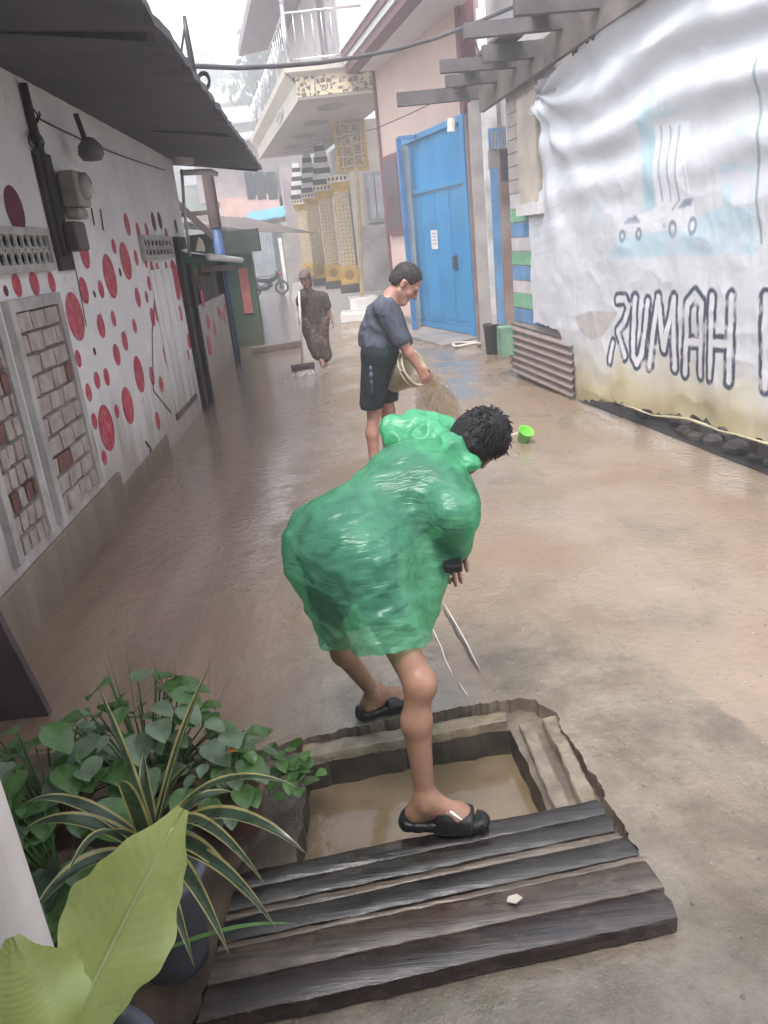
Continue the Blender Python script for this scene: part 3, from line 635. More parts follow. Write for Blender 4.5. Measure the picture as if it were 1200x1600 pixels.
mesh('cornice', b, cream, oh)
b = MB(); b.box((A[0]-.01, A[1]-.04, ZB+.05), (.8, A[1]-.004, ZB+.42)); mesh('lattice_panel', b, lat_dark, oh)
b = MB(); c = A+dO*3.4+nO*.035+V(0, 0, .2); b.disc(c, dO*.9, V(0, 0, .13), 26); b.disc(c+nO*.01, dO*.7, V(0, 0, .09), 26, 1); mesh('medallion', b, [white_trim, lat_dark], oh)
for k in range(4):
    b = MB(); c = at(*((512, 163), (484, 189), (462, 210), (445, 232))[k], 20)
    t = 1.0+2.2*k; c = A+dO*t-nO*.85+V(0, 0, -.006); b.disc(c, dO*.62, nO*.42, 30); b.disc(c-V(0, 0, .004), dO*.5, nO*.33, 30, 1); mesh('ceiling_rose', b, [soffit_mat, M('rose_shade', (.27, .25, .25), .7)], oh)
# inner walls
b = MB(); wc = at(588, 250, 21.5)
b.box((-.0, 21.6, 0), (1.6, 22.2, ZB)); b.hexa([V(.55, 22.2, 0), V(1.6, 22.2, 0), V(1.6, 22.2, 0)+dO*16, V(.75, 22.2, 0)+dO*16, V(.55, 22.2, ZB), V(1.6, 22.2, ZB), V(1.6, 22.2, ZB)+dO*16, V(.75, 22.2, ZB)+dO*16])
mesh('wall', b, cream, oh); b = MB(); b.box((-2.6, 32.2, 0), (0, 32.6, ZB)); mesh('end_wall', b, M('mauve_concrete', (.27, .23, .24), .75, .2, 1), oh)
def zx(x, y, Y): p = at(x, y, Y); return p
b = MB(); fbox(b, 526, 170, 568, 263, 21.55, .04); mesh('lattice_panel', b, m_lattice('lattice_wall', (.46, .36, .22), (.20, .15, .10), 4.0), oh)
b = MB(); xa, xb, z0, z1 = fbox(b, 522, 166, 572, 268, 21.58, .03); mesh('panel_frame', b, gold, oh)
b = MB(); fbox(b, 572, 268, 602, 348, 21.5, .09); mesh('shutter', b, M('grey_shutter', (.33, .33, .35), .5), oh)
b = MB(); fbox(b, 577, 274, 586, 342, 21.46, .05); fbox(b, 588, 274, 599, 342, 21.46, .05); mesh('shutter_leaf', b, M('grey_leaf', (.40, .40, .43), .5), oh)
b = MB(); fbox(b, 566, 351, 616, 492, 21.45, .2); mesh('concrete_base', b, M('bare_concrete', (.30, .27, .26), .75, .25, 1.6, .2, 10, stain=(.45, .42, .42), sscale=1.2, samt=.8), oh)
b = MB(); fbox(b, 554, 300, 570, 470, 22.4, .08); mesh('door', b, M('grey_door', (.36, .36, .37), .3, .2, 2), oh)
b = MB(); 
for x in (542, 547, 552, 557, 562):
    b.bar(at(x+4, 392, 22.3), at(x+10, 470, 22.3), .03, .03)
for y in (392, 430, 470): b.bar(at(546+(y-392)*.1, y, 22.3), at(567+(y-392)*.1, y-3, 22.3), .04, .04)
mesh('grille_gate', b, grey_metal, oh)
# arcade columns
for k, (x, y) in enumerate(((532, 297), (508, 311), (488, 320), (471, 329))):
    Y = 22+2.9*k; c = at(x, y, Y); c[1] = Y; w = .195
    b = MB(); b.box((c[0]-w, Y-w, 1.25), (c[0]+w, Y+w, 3.12)); col = mesh('column', b, lat_gold, oh)
    b = MB(); b.box((c[0]-w-.05, Y-w-.05, .78), (c[0]+w+.05, Y+w+.05, 1.25)); b.box((c[0]-w-.09, Y-w-.09, .55), (c[0]+w+.09, Y+w+.09, .78), 1); b.disc(V(c[0], Y-w-.054, 1.02), V(.13, 0, 0), V(0, 0, .13), 18, 2)
    mesh('pedestal', b, [gold, M('plinth_dark', (.07, .06, .06), .6), M('rosette', (.30, .17, .05), .5)], col)
    b = MB(); q = [(w, 3.12), (w+.09, 3.3), (w+.12, 3.32)]
    b.hexa([V(c[0]+i*w, Y+j*w, 3.12) for i, j in ((-1, -1), (1, -1), (1, 1), (-1, 1))]+[V(c[0]+i*(w+.11), Y+j*(w+.11), 3.34) for i, j in ((-1, -1), (1, -1), (1, 1), (-1, 1))])
    b.box((c[0]-w-.13, Y-w-.13, 3.342), (c[0]+w+.13, Y+w+.13, 3.52), 1)
    for i in range(5): b.box((c[0]-w-.1+i*.105, Y-w-.135, 3.39), (c[0]-w-.045+i*.105, Y-w-.129, 3.47), 2); b.box((c[0]-w-.135, Y-w-.1+i*.105, 3.39), (c[0]-w-.129, Y-w-.045+i*.105, 3.47), 2)
    mesh('capital', b, [gold, M('capital_cream', (.58, .52, .42), .5), black_plastic], col)
    if k: 
        b = MB(); n = 8; ww = .30
        for i in range(n):
            z = 3.52+i*.15; wi = ww*(1-.085*i); wo_ = .34*(1-.03*i)
            b.box((c[0]-wi, Y-wo_, z), (c[0]+wi, Y+wo_, z+.149), i % 2)
        mesh('striped_pier', b, [M('black_stripe', (.03, .03, .035), .5), M('white_stripe', (.58, .57, .58), .5)], col)
# porch floor, ramp, steps
b = MB(); p = [V(-.35, 21.0, .0), V(-.35, 21.0, .0)]
b.hexa([V(-.55, 21.2, 0), V(1.2, 21.2, 0), V(1.2, 21.2, 0)+dO*11, V(-.62, 21.2, 0)+dO*11, V(-.45, 21.2, .55), V(1.2, 21.2, .55), V(1.2, 21.2, .55)+dO*11, V(-.52, 21.2, .55)+dO*11])
mesh('porch_floor', b, M('porch_tile', (.42, .39, .37), .35, .12, 2), oh)
b = MB(); b.hexa([at(531, 488, 19.4)*V(1, 1, 0), V(.45, 19.2, 0), V(.4, 20.6, 0), V(-.55, 20.6, 0)]+[at(531, 488, 19.4)*V(1, 1, 0)+V(0, 0, .2), V(.45, 19.2, .2), V(.4, 20.6, .2), V(-.55, 20.6, .2)])
b.hexa([V(-.3, 20.0, .2), V(.4, 20.0, .2), V(.4, 21.1, .2), V(-.36, 21.1, .2), V(-.3, 20.0, .5), V(.4, 20.0, .5), V(.4, 21.1, .5), V(-.36, 21.1, .5)])
tag(mesh('tiled_steps', b, M('white_tile', (.60, .57, .55), .25, .08, 3), bevel=.012), 'two white tiled steps in front of the ornate house', 'steps')
b = MB(); b.tube([at(557, 262, 20.6), at(562, 350, 20.6), at(566, 476, 20.6)], .05, 8); tag(mesh('wooden_pole', b, M('pale_pole', (.40, .30, .19), .6, .2, 3)), 'pale wooden pole standing by the concrete base of the ornate house', 'pole')
# upper floor: walls, opening, railing, roof overhang
b = MB(); U = ZB+.62
b.hexa([V(.15, 18.9, U), V(1.4, 18.9, U), V(1.4, 18.9, U)+dO*9, V(.05, 18.9, U)+dO*9, V(.15, 18.9, U+3.4), V(1.4, 18.9, U+3.4), V(1.4, 18.9, U+3.4)+dO*9, V(.05, 18.9, U+3.4)+dO*9])
mesh('upper_wall', b, M('upper_white', (.62, .60, .60), .6, .06, 1), oh)
b = MB(); b.box((-.20, 20.6, U), (.14, 20.7, U+2.3)); b.box((-.16, 20.52, U+.3), (.02, 20.58, U+2.0), 1); mesh('door', b, [M('ochre_wood', (.42, .26, .12), .5, .2, 3), M('dark_glass', (.05, .05, .055), .1)], oh)
b = MB(); b.bar(V(-.28, 20.5, U), V(-.28, 20.5, U+3.2), .12, .12); b.bar(V(-.05, 19.2, U), V(-.05, 19.2, U+3.2), .14, .14); mesh('post', b, M('dark_post', (.22, .21, .22), .5), oh)
rl = MB(); chrome = M('steel_tube', (.50, .50, .52), .25, .1, 3, 0, 20, .8)
e = A+nO*.1+V(0, -.02, .62)
for z in (.12, .95): rl.tube([e+V(0, 0, z), e+dO*LB+V(0, 0, z)], .025, 8); rl.tube([e+V(0, 0, z), V(R0[0]-.65, e[1], e[2]+z)], .025, 8)
rl.tube([e, e+V(0, 0, 1.12)], .045, 8); rl.lathe(e+V(0, 0, 1.12), [(.0, 0), (.05, .03), (.05, .07), (0, .1)], 10)
for i in range(1, 30): p = e+dO*i*.34; rl.tube([p+V(0, 0, .12), p+V(0, 0, .95)], .012 if i % 6 else .035, 6)
for i in range(1, 6): p = e+V(i*.19, 0, 0); rl.tube([p+V(0, 0, .12), p+V(0, 0, .95)], .012, 6)
for i in range(8): p = e+dO*(.5+i*1.2)+V(0, 0, .55); rl.tube([p+dO*.16*math.cos(t)+V(0, 0, .16*math.sin(t)) for t in np.linspace(0, 2*math.pi, 14)], .012, 5, 0, False)
mesh('railing', rl, chrome, oh, True)
b = MB(); q = at(436, 40, 21.0)
b.hexa([V(-1.3, 19.0, U+2.35), V(1.4, 18.8, U+2.6), V(1.4, 18.8, U+2.6)+dO*9, V(-1.3, 19.0, U+2.35)+dO*9, V(-1.3, 19.0, U+2.6), V(1.4, 18.8, U+3.0), V(1.4, 18.8, U+3.0)+dO*9, V(-1.3, 19.0, U+2.6)+dO*9])
mesh('upper_roof', b, M('mauve_roof', (.26, .22, .25), .6, .2, 1.5), oh)

# ------------------------------------------------------------------ pink house with the blue gate
ph = thing('peach_house', 'tall peach house with maroon and white eave above the blue gate', 'house', GW.P(0, 0))
sG = lambda x, y: GW.px(x, y)[0]
peach = M('peach_render', (.60, .44, .385), .7, .08, 1.2, .1, 20, stain=(.50, .40, .37), sscale=.7, samt=.5)
maroon = M('maroon_paint', (.15, .055, .065), .5, .2, 3)
sa, sb = GW.sy(13.8), GW.sy(17.85)
s0, s1 = sorted((sa, sb))
b = MB(); gl, gr = sorted((GW.px(645, 400)[0], GW.px(742, 400)[0]))
b.wbox(GW, gr, s1, -.2, 5.1, -.3, 0) if False else None
b.wbox(GW, s0, s1, 3.62, 5.1, -.3, 0); b.wbox(GW, gr, s1, -.2, 3.62, -.3, 0); b.wbox(GW, s0, gl, -.2, 3.62, -.3, 0)
b.wbox(GW, s0, s1, 5.1, 8.5, -.35, -.05)
b.hexa([GW.P(s1, -.2, -.3), GW.P(s1, -.2, 0), GW.P(s1, -.2, 0)+V(1.2, .9, 0), GW.P(s1, -.2, -.3)+V(1.2, .9, 0), GW.P(s1, 5.1, -.3), GW.P(s1, 5.1, 0), GW.P(s1, 5.1, 0)+V(1.2, .9, 0), GW.P(s1, 5.1, -.3)+V(1.2, .9, 0)])
mesh('wall', b, peach, ph)
b = MB(); b.wbox(GW, s1-.005, s1+.1, -.1, 5.1, -.32, .04); mesh('corner_strip', b, maroon, ph); b = MB(); b.wbox(GW, s0-.12, s0+.03, 3.6, 8, -.2, .06); mesh('corner_strip', b, maroon, ph)
f0 = gnd(545, 114, 5.1); f1 = gnd(640, 0, 5.1); fd = (f1-f0)/np.linalg.norm(f1-f0); f2 = f0+fd*9.0
b = MB(); b.hexa([f0, f2, GW.P(s0-5, 5.1, 0), GW.P(s1, 5.1, 0)]+[p+V(0, 0, .09) for p in (f0, f2, GW.P(s0-5, 5.1, 0), GW.P(s1, 5.1, 0))]); mesh('soffit', b, white_trim, ph)
nf = np.cross(fd, V(0, 0, 1)); nf = nf if nf[0] < 0 else -nf
for z0, z1, o, m in ((-.01, .13, .05, maroon), (.13, .24, .09, white_trim), (.24, .36, .13, maroon), (.36, .44, .16, white_trim)):
    b = MB(); b.hexa([f0-nf*.2+V(0, 0, z0), f0+nf*o+V(0, 0, z0), f2+nf*o+V(0, 0, z0), f2-nf*.2+V(0, 0, z0), f0-nf*.2+V(0, 0, z1), f0+nf*o+V(0, 0, z1), f2+nf*o+V(0, 0, z1), f2-nf*.2+V(0, 0, z1)]); mesh('fascia', b, m, ph)
b = MB(); wa = GW.px(606, 300)[0]; wb_ = GW.px(631, 300)[0]; wa, wb_ = sorted((wa, wb_)); b.wbox(GW, wa, wb_, 1.9, 3.45, .002, .07); fr = mesh('window', b, maroon, ph)
b = MB(); b.wbox(GW, wa+.1, wb_-.06, 2.0, 3.35, .07, .075); mesh('pane', b, M('dark_maroon_glass', (.06, .03, .045), .1, .2, 3, 0), fr)
b = MB(); b.wbox(GW, gr, s1, -.1, .22, .003, .12); mesh('plinth', b, concrete, ph)
# blue steel gate
bg = thing('steel_gate', 'tall bright blue steel gate with ribbed top and white notice', 'gate', GW.P((gl+gr)/2, 0))
blue = M('gate_blue', (.03, .22, .46), .38, .14, 1.5, .05, 14, stain=(.05, .28, .50), sscale=.8, samt=.5)
b = MB(); b.wbox(GW, gl-.03, gl+.12, .04, 3.6, -.02, .1); b.wbox(GW, gr-.12, gr+.03, .04, 3.6, -.02, .1); b.wbox(GW, gl+.12, gr-.12, 3.5, 3.6, -.02, .1); b.wbox(GW, gl+.12, gr-.12, 2.58, 2.66, -.02, .08); mesh('frame', b, blue, bg, bevel=.008)
b = MB(); corr(b, GW.P(gl+.12, 2.66, .03), GW.P(gr-.12, 2.66, .03)-GW.P(gl+.12, 2.66, .03), V(0, 0, .84), 26, .014, GW.n); mesh('ribbed_panel', b, blue, bg, True)
w4 = (gr-gl-.24)/4
for i in range(4):
    b = MB(); a = gl+.12+i*w4; b.wbox(GW, a+.012, a+w4-.012, .22, 2.57, 0, .045); b.wbox(GW, a+.05, a+w4-.05, .3, 2.5, .045, .052); lf_ = mesh('leaf', b, blue, bg, bevel=.01)
b = MB(); b.wbox(GW, gl+.1, gr-.1, .1, .21, 0, .07)
for i in range(9): b.wbox(GW, gl+.15+i*(gr-gl-.3)/8-.02, gl+.15+i*(gr-gl-.3)/8+.02, .0, .1, .01, .06)
mesh('bottom_rail', b, blue, bg)
b = MB(); s, z = GW.px(683, 374); b.wbox(GW, s-.16, s+.16, z-.17, z+.17, .053, .057); no = mesh('notice', b, M('paper', (.62, .60, .62), .7, .06, 6), bg)
b = MB()
for i in range(4): b.wbox(GW, s-.11, s+.10-.03*(i % 2), z+.1-i*.06, z+.12-i*.06, .0572, .0582)
mesh('print_lines', b, M('print_grey', (.30, .30, .36), .7), no)
b = MB(); s, z = GW.px(718, 410); b.wbox(GW, s-.05, s+.05, z-.13, z+.13, .053, .08); b.tube([GW.P(s, z-.1, .07), GW.P(s, z-.1, .13), GW.P(s, z+.1, .13), GW.P(s, z+.1, .07)], .014, 6); mesh('handle', b, M('dark_lock', (.03, .04, .06), .4), bg)
b = MB(); pA, pB, pC = GW.W(622, 216, .35), GW.W(648, 514, .35), GW.W(650, 213, .1); pB[2] = .0; b.bar(pA, pB, .08, .08); b.bar(pA, pC, .06, .06); tag(mesh('blue_pipe_frame', b, M('pipe_blue', (.04, .16, .36), .45)), 'thin blue square pipe frame left of the big blue gate', 'frame')
b = MB(); pA, pB = GW.W(630, 228, .2), GW.W(652, 512, .2); pB[2] = 0; b.bar(pA, pB, .15, .1); tag(mesh('grey_post', b, M('grey_post_paint', (.40, .42, .42), .6)), 'pale grey post between the blue pipe and the blue gate', 'post')
# rough paved apron by the gate
b = MB(); q = [GW.P(s1, 0, .02), GW.P(s0-.3, 0, .02), GW.P(s0-.2, 0, .75), GW.P(s1, 0, .6)]; b.hexa([p+V(0, 0, .002) for p in q]+[p+V(0, 0, .09 if i < 2 else .03) for i, p in enumerate(q)]); tag(mesh('gate_apron', b, M('apron_concrete', (.22, .195, .18), .45, .3, 2, .5, 14, stain=(.29, .21, .15), sscale=1.2)), kind='structure')
b = MB(); c = gnd(735, 537, .03)
for k in range(3): b.tube([c+V((.26+.03*k)*math.cos(t), .2*math.sin(t)-.1*k, .02*k+.015*math.sin(3*t)) for t in np.linspace(0, 2*math.pi, 30)], .018, 6, 0, False)
b.tube([c+V(.26, 0, 0), c+V(.5, .2, .02), c+V(.62, .5, .02)], .018, 6)
tag(mesh('hose_coil', b, M('white_hose', (.62, .58, .54), .4, .1), None, True), 'coil of white hose lying by the foot of the blue gate', 'hose')

# ------------------------------------------------------------------ shack with the banner
bh = thing('banner_shack', 'timber and block shack with striped blocks, dark purlins and rusty tin foot', 'shack', RW.P(RW.sy(8), 0))
# striped block wall beyond the banner
BW = Wall((1.90, 10.05), (2.10, 9.0), (-1, 0)); 
def strow(y0, y1, c, x0=803, x1=862): return (y0, y1, c)
blk = {'b': M('block_blue', (.11, .24, .42), .7, .2, 5), 'g': M('block_green', (.17, .38, .24), .7, .2, 5), 'w': M('block_white', (.52, .49, .49), .7, .12, 5), 'n': M('block_bare', (.40, .36, .33), .75, .15, 5, .3, 20)}
b = MB(); bm_ = list(blk.values()); zs = [.45+.215*i for i in range(14)]; cs = ['b', 'b', 'g', 'w', 'b', 'g', 'w', 'n', 'n', 'n', 'n', 'n', 'n', 'n']
zz = [LW and RW.px(815, y)[1] for y in ()]
ys = [(505, 482, 'b'), (482, 459, 'g'), (459, 439, 'w'), (439, 415, 'b'), (415, 393, 'g'), (393, 371, 'w'), (371, 347, 'b'), (347, 325, 'g'), (325, 300, 'w')] + [(300-22*i, 278-22*i, 'n') for i in range(8)]
for y0, y1, c in ys:
    z0 = RW.px(815, y0)[1]; z1 = RW.px(815, y1)[1]; k = list(blk).index(c); sA, sB = sorted((RW.px(797, 400)[0], RW.px(870, 400)[0]))
    mid = (sA+sB)/2
    for i, (a, d) in enumerate(((sA, mid-.2), (mid-.19, sB))): b.wbox(RW, a+.006, d-.006, z0+.006, z1-.006, -.2, -.02-.004*((i+k) % 2), k)
b.wbox(RW, sA+.002, sB-.002, 0, RW.px(815, 124)[1]+.3, -.21, -.03, 3)
mesh('block_wall', b, bm_, bh)
b = MB(); sP, sQ = sorted((RW.px(818, 300)[0], RW.px(846, 300)[0])); b.wbox(RW, sP, sQ, RW.px(830, 318)[1], RW.px(826, 150)[1], -.02, .05); mesh('cream_board', b, M('cream_board', (.46, .40, .34), .6, .15, 3), bh)
b = MB(); b.wbox(RW, sP-.1, sQ, RW.px(830, 318)[1]-.12, RW.px(830, 318)[1], -.02, .1); mesh('sill', b, white_trim, bh)
# uprights between the gate and the blocks: real posts of several colours
ups = [(747, 180, 532, .09, (.24, .15, .15), 'brown'), (757, 160, 540, .12, (.36, .33, .32), 'grey'), (776, 140, 505, .10, (.60, .59, .58), 'white'), (787, 200, 505, .11, (.10, .24, .44), 'blue'), (796, 235, 505, .07, (.24, .16, .14), 'umber')]
for x, y0, y1, w, c, nm in ups:
    YY = 10.6+(797-x)*.05; p1 = at(x+.055*(y1-400), y1, YY); p0 = at(x-.055*(400-y0), y0, YY); b = MB(); p1[2] = max(0.0, p1[2]); p1[0] = p0[0]
    b.bar(p0*V(1, 1, 0)+V(0, 0, p1[2] if x > 770 else 0), p0, w*2.0, .1, V(0, 1, 0)); mesh('upright', b, M('upright_'+nm, c, .65, .2, 3, .2, 20, stain=(.3, .28, .26), sscale=2), bh)
b = MB(); YY = 10.5; fbox(b, 783, 512, 806, 556, 9.9, .3); mesh('green_foot', b, M('foot_green', (.13, .24, .16), .8, .25, 4), bh)
b = MB(); fbox(b, 748, 150, 800, 545, 12.7, .1); mesh('back_wall', b, M('back_boards', (.32, .29, .28), .7, .2, 3), bh)
b = MB(); fbox(b, 765, 232, 792, 262, 10.35, .12)
for i in range(5): b.bar(at(768+i*5, 205, 10.3), at(769+i*5, 233, 10.3), .02, .02)
mesh('fuse_box', b, M('fuse_grey', (.30, .28, .27), .5), bh)
b = MB(); fbox(b, 784, 232, 795, 282, 10.2, .1); mesh('meter_box', b, M('fuse_dark', (.06, .06, .075), .5), bh)
b = MB(); z0 = RW.px(815, 570)[1]
o = RW.W(799, 572, .04); o[2] = .06; o2 = RW.W(896, 612, .04); o2[2] = .02; zt = RW.px(805, 503)[1]
N = 48; b.grid([[o+(o2-o)*j/6+V(0, 0, .62*i/N)+RW.n*.022*math.sin(2*math.pi*7*i/N) for j in range(7)] for i in range(N+1)]); mesh('tin_skirt', b, M('rusty_ribs', (.27, .22, .205), .5, .3, 3, .15, 18, .2, stain=(.14, .08, .06), sscale=3), bh, True)
# rake board and purlins of the gable
ra_, rb_ = RW.W(752, 165, .06), RW.W(1010, -20, .06)
b = MB(); b.bar(ra_+V(0, 0, .05), ra_+(rb_-ra_)*2.2+V(0, 0, .05), .06, .26, V(0, 0, 1)); mesh('rake_board', b, M('rake_wood', (.17, .145, .135), .7, .3, 3, .3, 20), bh)
pur = M('purlin_wood', (.085, .075, .08), .75, .35, 4, .4, 20)
for k, t in enumerate((-.02, .17, .33, .45, .63, .82, 1.02, 1.25)):
    p = ra_+(rb_-ra_)*t+V(0, 0, .17); ln = (1.02, .62, .85, .55, .95, .75, 1.0, .9)[k]
    b = MB(); b.bar(p+V(2.6, .15, .05*math.sin(k*2.1)), p+V(-ln, -.02, .04*math.sin(k*3.3)), .09, .125+.03*(k % 3 == 0)); mesh('purlin', b, pur, bh)
for k, t in enumerate((.05, .22, .36, .5, .64)):
    p = ra_+(rb_-ra_)*t+V(-.25-.1*(k % 2), 0, .27); b = MB(); b.bar(p-(rb_-ra_)*.09, p+(rb_-ra_)*.13, .16, .035); mesh('batten', b, pur, bh)
b = MB(); b.tube([at(705, 185, 9.3), at(705, 206, 9.3)], .045, 8); mesh('hanging_bulb', b, M('pale_bulb', (.5, .47, .42), .4), bh)
# frame and dark void under the banner
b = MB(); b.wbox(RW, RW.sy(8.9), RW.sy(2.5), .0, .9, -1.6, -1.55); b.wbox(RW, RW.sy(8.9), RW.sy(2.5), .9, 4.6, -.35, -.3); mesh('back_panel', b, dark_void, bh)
b = MB(); b.wbox(RW, RW.sy(8.3), RW.sy(2.5), .002, .006, -1.6, -.02); tag(mesh('painted_gap_shade', b, M('gap_shade_black', (.03, .026, .024), .6, .4, 6, .5, 20)), kind='structure')  # thin black sheet over the ground paints the shade under the banner
for x in (975, 1062, 1150, 1210):
    b = MB(); s = RW.px(x, 690)[0]; b.wbox(RW, s-.05, s+.05, -.1, .9, -.25, -.15); mesh('stilt', b, M('stilt_wood', (.13, .115, .11), .7, .3), bh)
b = MB()
for i in range(26):
    s = RW.px(920+11*i, 670)[0]; q = RW.P(s, .02, -.12-.3*random.random()); r = random.uniform(.03, .10)
    b.lathe(q, [(r*.9, -.03), (r, r*.3), (r*.6, r*.7), (.001, r*.8)], 7)
tag(mesh('rubble', b, M('rubble_grey', (.14, .125, .115), .8, .4, 8)), None, None, None, 'stuff')
# the banner itself
def poly_px(pts): return np.array([RW.px(x, y) for x, y in pts])
c5 = lambda L_: [(780+x*.35, 380+y*.35) for x, y in L_]
c4 = lambda L_: [(780+x*.35, y*.35) for x, y in L_]
outline = c4([(660, 0), (560, 72), (450, 158), (340, 248), (250, 325), (168, 392), (160, 440), (158, 500), (198, 545), (186, 600), (190, 760), (196, 840), (150, 930), (146, 1000), (156, 1090)]) + c5([(152, 130), (160, 250), (165, 350), (230, 372), (288, 392), (292, 450), (335, 478), (330, 560), (328, 680), (345, 700), (400, 708), (480, 700), (560, 704), (600, 718), (640, 735), (715, 765), (800, 772), (880, 780), (960, 805), (1030, 832), (1100, 848), (1160, 868), (1240, 892)])
oa = poly_px(outline); smin, smax = oa[:, 0].min(), oa[:, 0].max()
s_near = RW.sy(3.6); top_s, top_z = oa[0]
sl_ = (oa[0]-oa[3]); slope = sl_[1]/sl_[0]
near = [(s_near, oa[-1][1]-.02), (s_near, top_z+slope*(s_near-top_s))]
poly = np.vstack([oa, near]); H_ = .0105
gs = np.arange(min(poly[:, 0].min(), s_near)-.02, max(poly[:, 0].max(), s_near)+.02, H_); gz = np.arange(poly[:, 1].min()-.02, poly[:, 1].max()+.02, H_)
SS, ZZ = np.meshgrid(gs, gz, indexing='ij'); Q = np.stack([SS.ravel(), ZZ.ravel()], 1)
jit = np.stack([vnoise(np.c_[Q*16, Q[:, 0]*0+1]), vnoise(np.c_[Q*16, Q[:, 0]*0+5])], 1)-.5
ins = inside(poly, Q+jit*.05).reshape(SS.shape)
sN, zN = SS.ravel(), ZZ.ravel()
# folds: fans from the tied top-left corner, long sags along the top, crumples
tl = poly_px([(842, 150)])[0]; dx, dz = sN-tl[0], zN-tl[1]; rr = np.hypot(dx, dz); th = np.arctan2(dz, dx)
fan = np.sin(th*13+2*vnoise(np.c_[rr*2, th*3, th*0]))*np.exp(-rr/1.1)*.04
sag_u = (zN-slope*.35*(sN-tl[0]))
sag = np.sin(sag_u*15+4*vnoise(np.c_[sN*.8, zN*1.5, sN*0]))*np.clip((zN-1.7)/.9, 0, 1)*.030
cr = (np.abs(fbm(np.c_[sN*2.2, zN*3.4, sN*0], 2, 5)-.40))*.042
cr2 = (np.abs(fbm(np.c_[sN*9, zN*6, sN*0+3], 2, 8)-.38))*.015*np.clip(1.2-np.abs(zN-1.4)/2, .3, 1)
bel = .09*fbm(np.c_[sN*.9, zN*.9, sN*0], 2, 21)
low = np.clip((.75-zN)/.7, 0, 1)*.05*np.sin(sN*3+3*vnoise(np.c_[sN*2, zN, sN*0]))
disp = fan+sag-cr-cr2+bel+low; disp = disp-disp.mean()+.03
edge_px = RW.P
pts = RW.a[None, :]+np.outer(sN, RW.d)+np.outer(disp, RW.n)+np.outer(zN, V(0, 0, 1))
# print
def segd(P, pts_):
    d = np.full(len(P), 9.0)
    for i in range(len(pts_)-1):
        a, b_ = np.array(pts_[i]), np.array(pts_[i+1]); ab = b_-a; t = np.clip(((P-a) @ ab)/(ab @ ab), 0, 1); d = np.minimum(d, np.linalg.norm(P-(a+t[:, None]*ab), axis=1))
    return d
ss = lambda e0, e1, x: np.clip((x-e0)/(e1-e0), 0, 1)**2*(3-2*np.clip((x-e0)/(e1-e0), 0, 1))
cB = np.tile(V(.555, .57, .605), (len(Q), 1))
def paint(mask, c): 
    global cB
    cB = cB*(1-mask[:, None])+np.array(c)[None, :]*mask[:, None]
nz = fbm(np.c_[sN*2.5, zN*2.5, sN*0], 4, 2); nz2 = fbm(np.c_[sN*12, zN*12, sN*0], 3, 4)
Pw = Q
def area(px, c, a, soft=.012):
    pp = poly_px(c4(px)); m = inside(pp, Pw).astype(float).reshape(SS.shape)
    m = (m+np.roll(m, 1, 0)+np.roll(m, -1, 0)+np.roll(m, 1, 1)+np.roll(m, -1, 1))/5
    paint(m.ravel()*a*np.clip(.55+nz2*.9, 0, 1), c)
bl = (.40, .58, .66); b2 = (.33, .53, .60); gy = (.20, .24, .31)
area([(540, 1065), (800, 1020), (960, 930), (1165, 925), (1165, 1130), (860, 1140), (520, 1152)], bl, .75)
area([(665, 390), (700, 390), (705, 920), (700, 950), (662, 945), (655, 700), (640, 690), (645, 520), (662, 510)], b2, .75)
area([(690, 430), (775, 375), (775, 390), (690, 450)], b2, .6); area([(690, 520), (815, 480), (820, 492), (700, 540)], b2, .6)
for x in (705, 730, 755): area([(x, 440), (x+14, 432), (x+14, 500), (x, 505)], b2, .5)
area([(1075, 535), (1140, 530), (1140, 570), (1095, 612), (1075, 612)], b2, .55); area([(1000, 735), (1072, 722), (1072, 770), (1000, 778)], bl, .6); area([(1105, 738), (1160, 732), (1160, 762), (1105, 766)], bl, .6); area([(1010, 825), (1055, 820), (1055, 920), (1010, 922)], b2, .5); area([(655, 845), (700, 835), (700, 905), (655, 910)], b2, .6)
area([(430, 900), (470, 890), (475, 980), (435, 990)], b2, .25); area([(705, 560), (850, 540), (860, 890), (710, 910)], (.72, .74, .78), .7)
def line(px, w, c, a):
    d = segd(Pw, poly_px(c4(px))); paint(ss(w*1.6, w*.6, d)*a, c)
for x in (730, 768, 806): line([(x, 565), (x, 740), (x+6, 895)], .012, gy, .6)
line([(845, 740), (850, 865)], .008, gy, .4)
area([(660, 950), (740, 900), (880, 880), (885, 1000), (860, 1030), (560, 1030), (550, 1000), (600, 965)], (.70, .71, .74), .8)
area([(570, 1000), (590, 968), (625, 963), (642, 985), (640, 995)], gy, .95); area([(800, 932), (832, 890), (882, 880), (866, 918)], gy, .95)
line([(780, 935), (815, 888)], .010, gy, .6); area([(735, 1000), (748, 1000), (748, 1020), (735, 1020)], gy, .7)
for x, y, r in ((568, 1052, 24), (635, 1043, 24), (780, 1022, 35), (870, 1008, 36)):
    cx = poly_px(c4([(x, y)]))[0]; rr2 = abs(poly_px(c4([(x, y-r)]))[0][1]-cx[1]); d = np.abs(np.hypot((sN-cx[0])*1.15, zN-cx[1])-rr2*.9)
    paint(ss(.024, .010, d)*.95, gy)
line([(1180, 260), (1178, 480), (1192, 640), (1172, 760), (1175, 900), (1190, 1080)], .012, (.10, .22, .22), .7)
for i in range(5): line([(205+i*14, 870+i*25), (215+i*14, 1170)], .006, gy, .25); line([(170, 960+i*45), (280, 915+i*48)], .006, gy, .25)
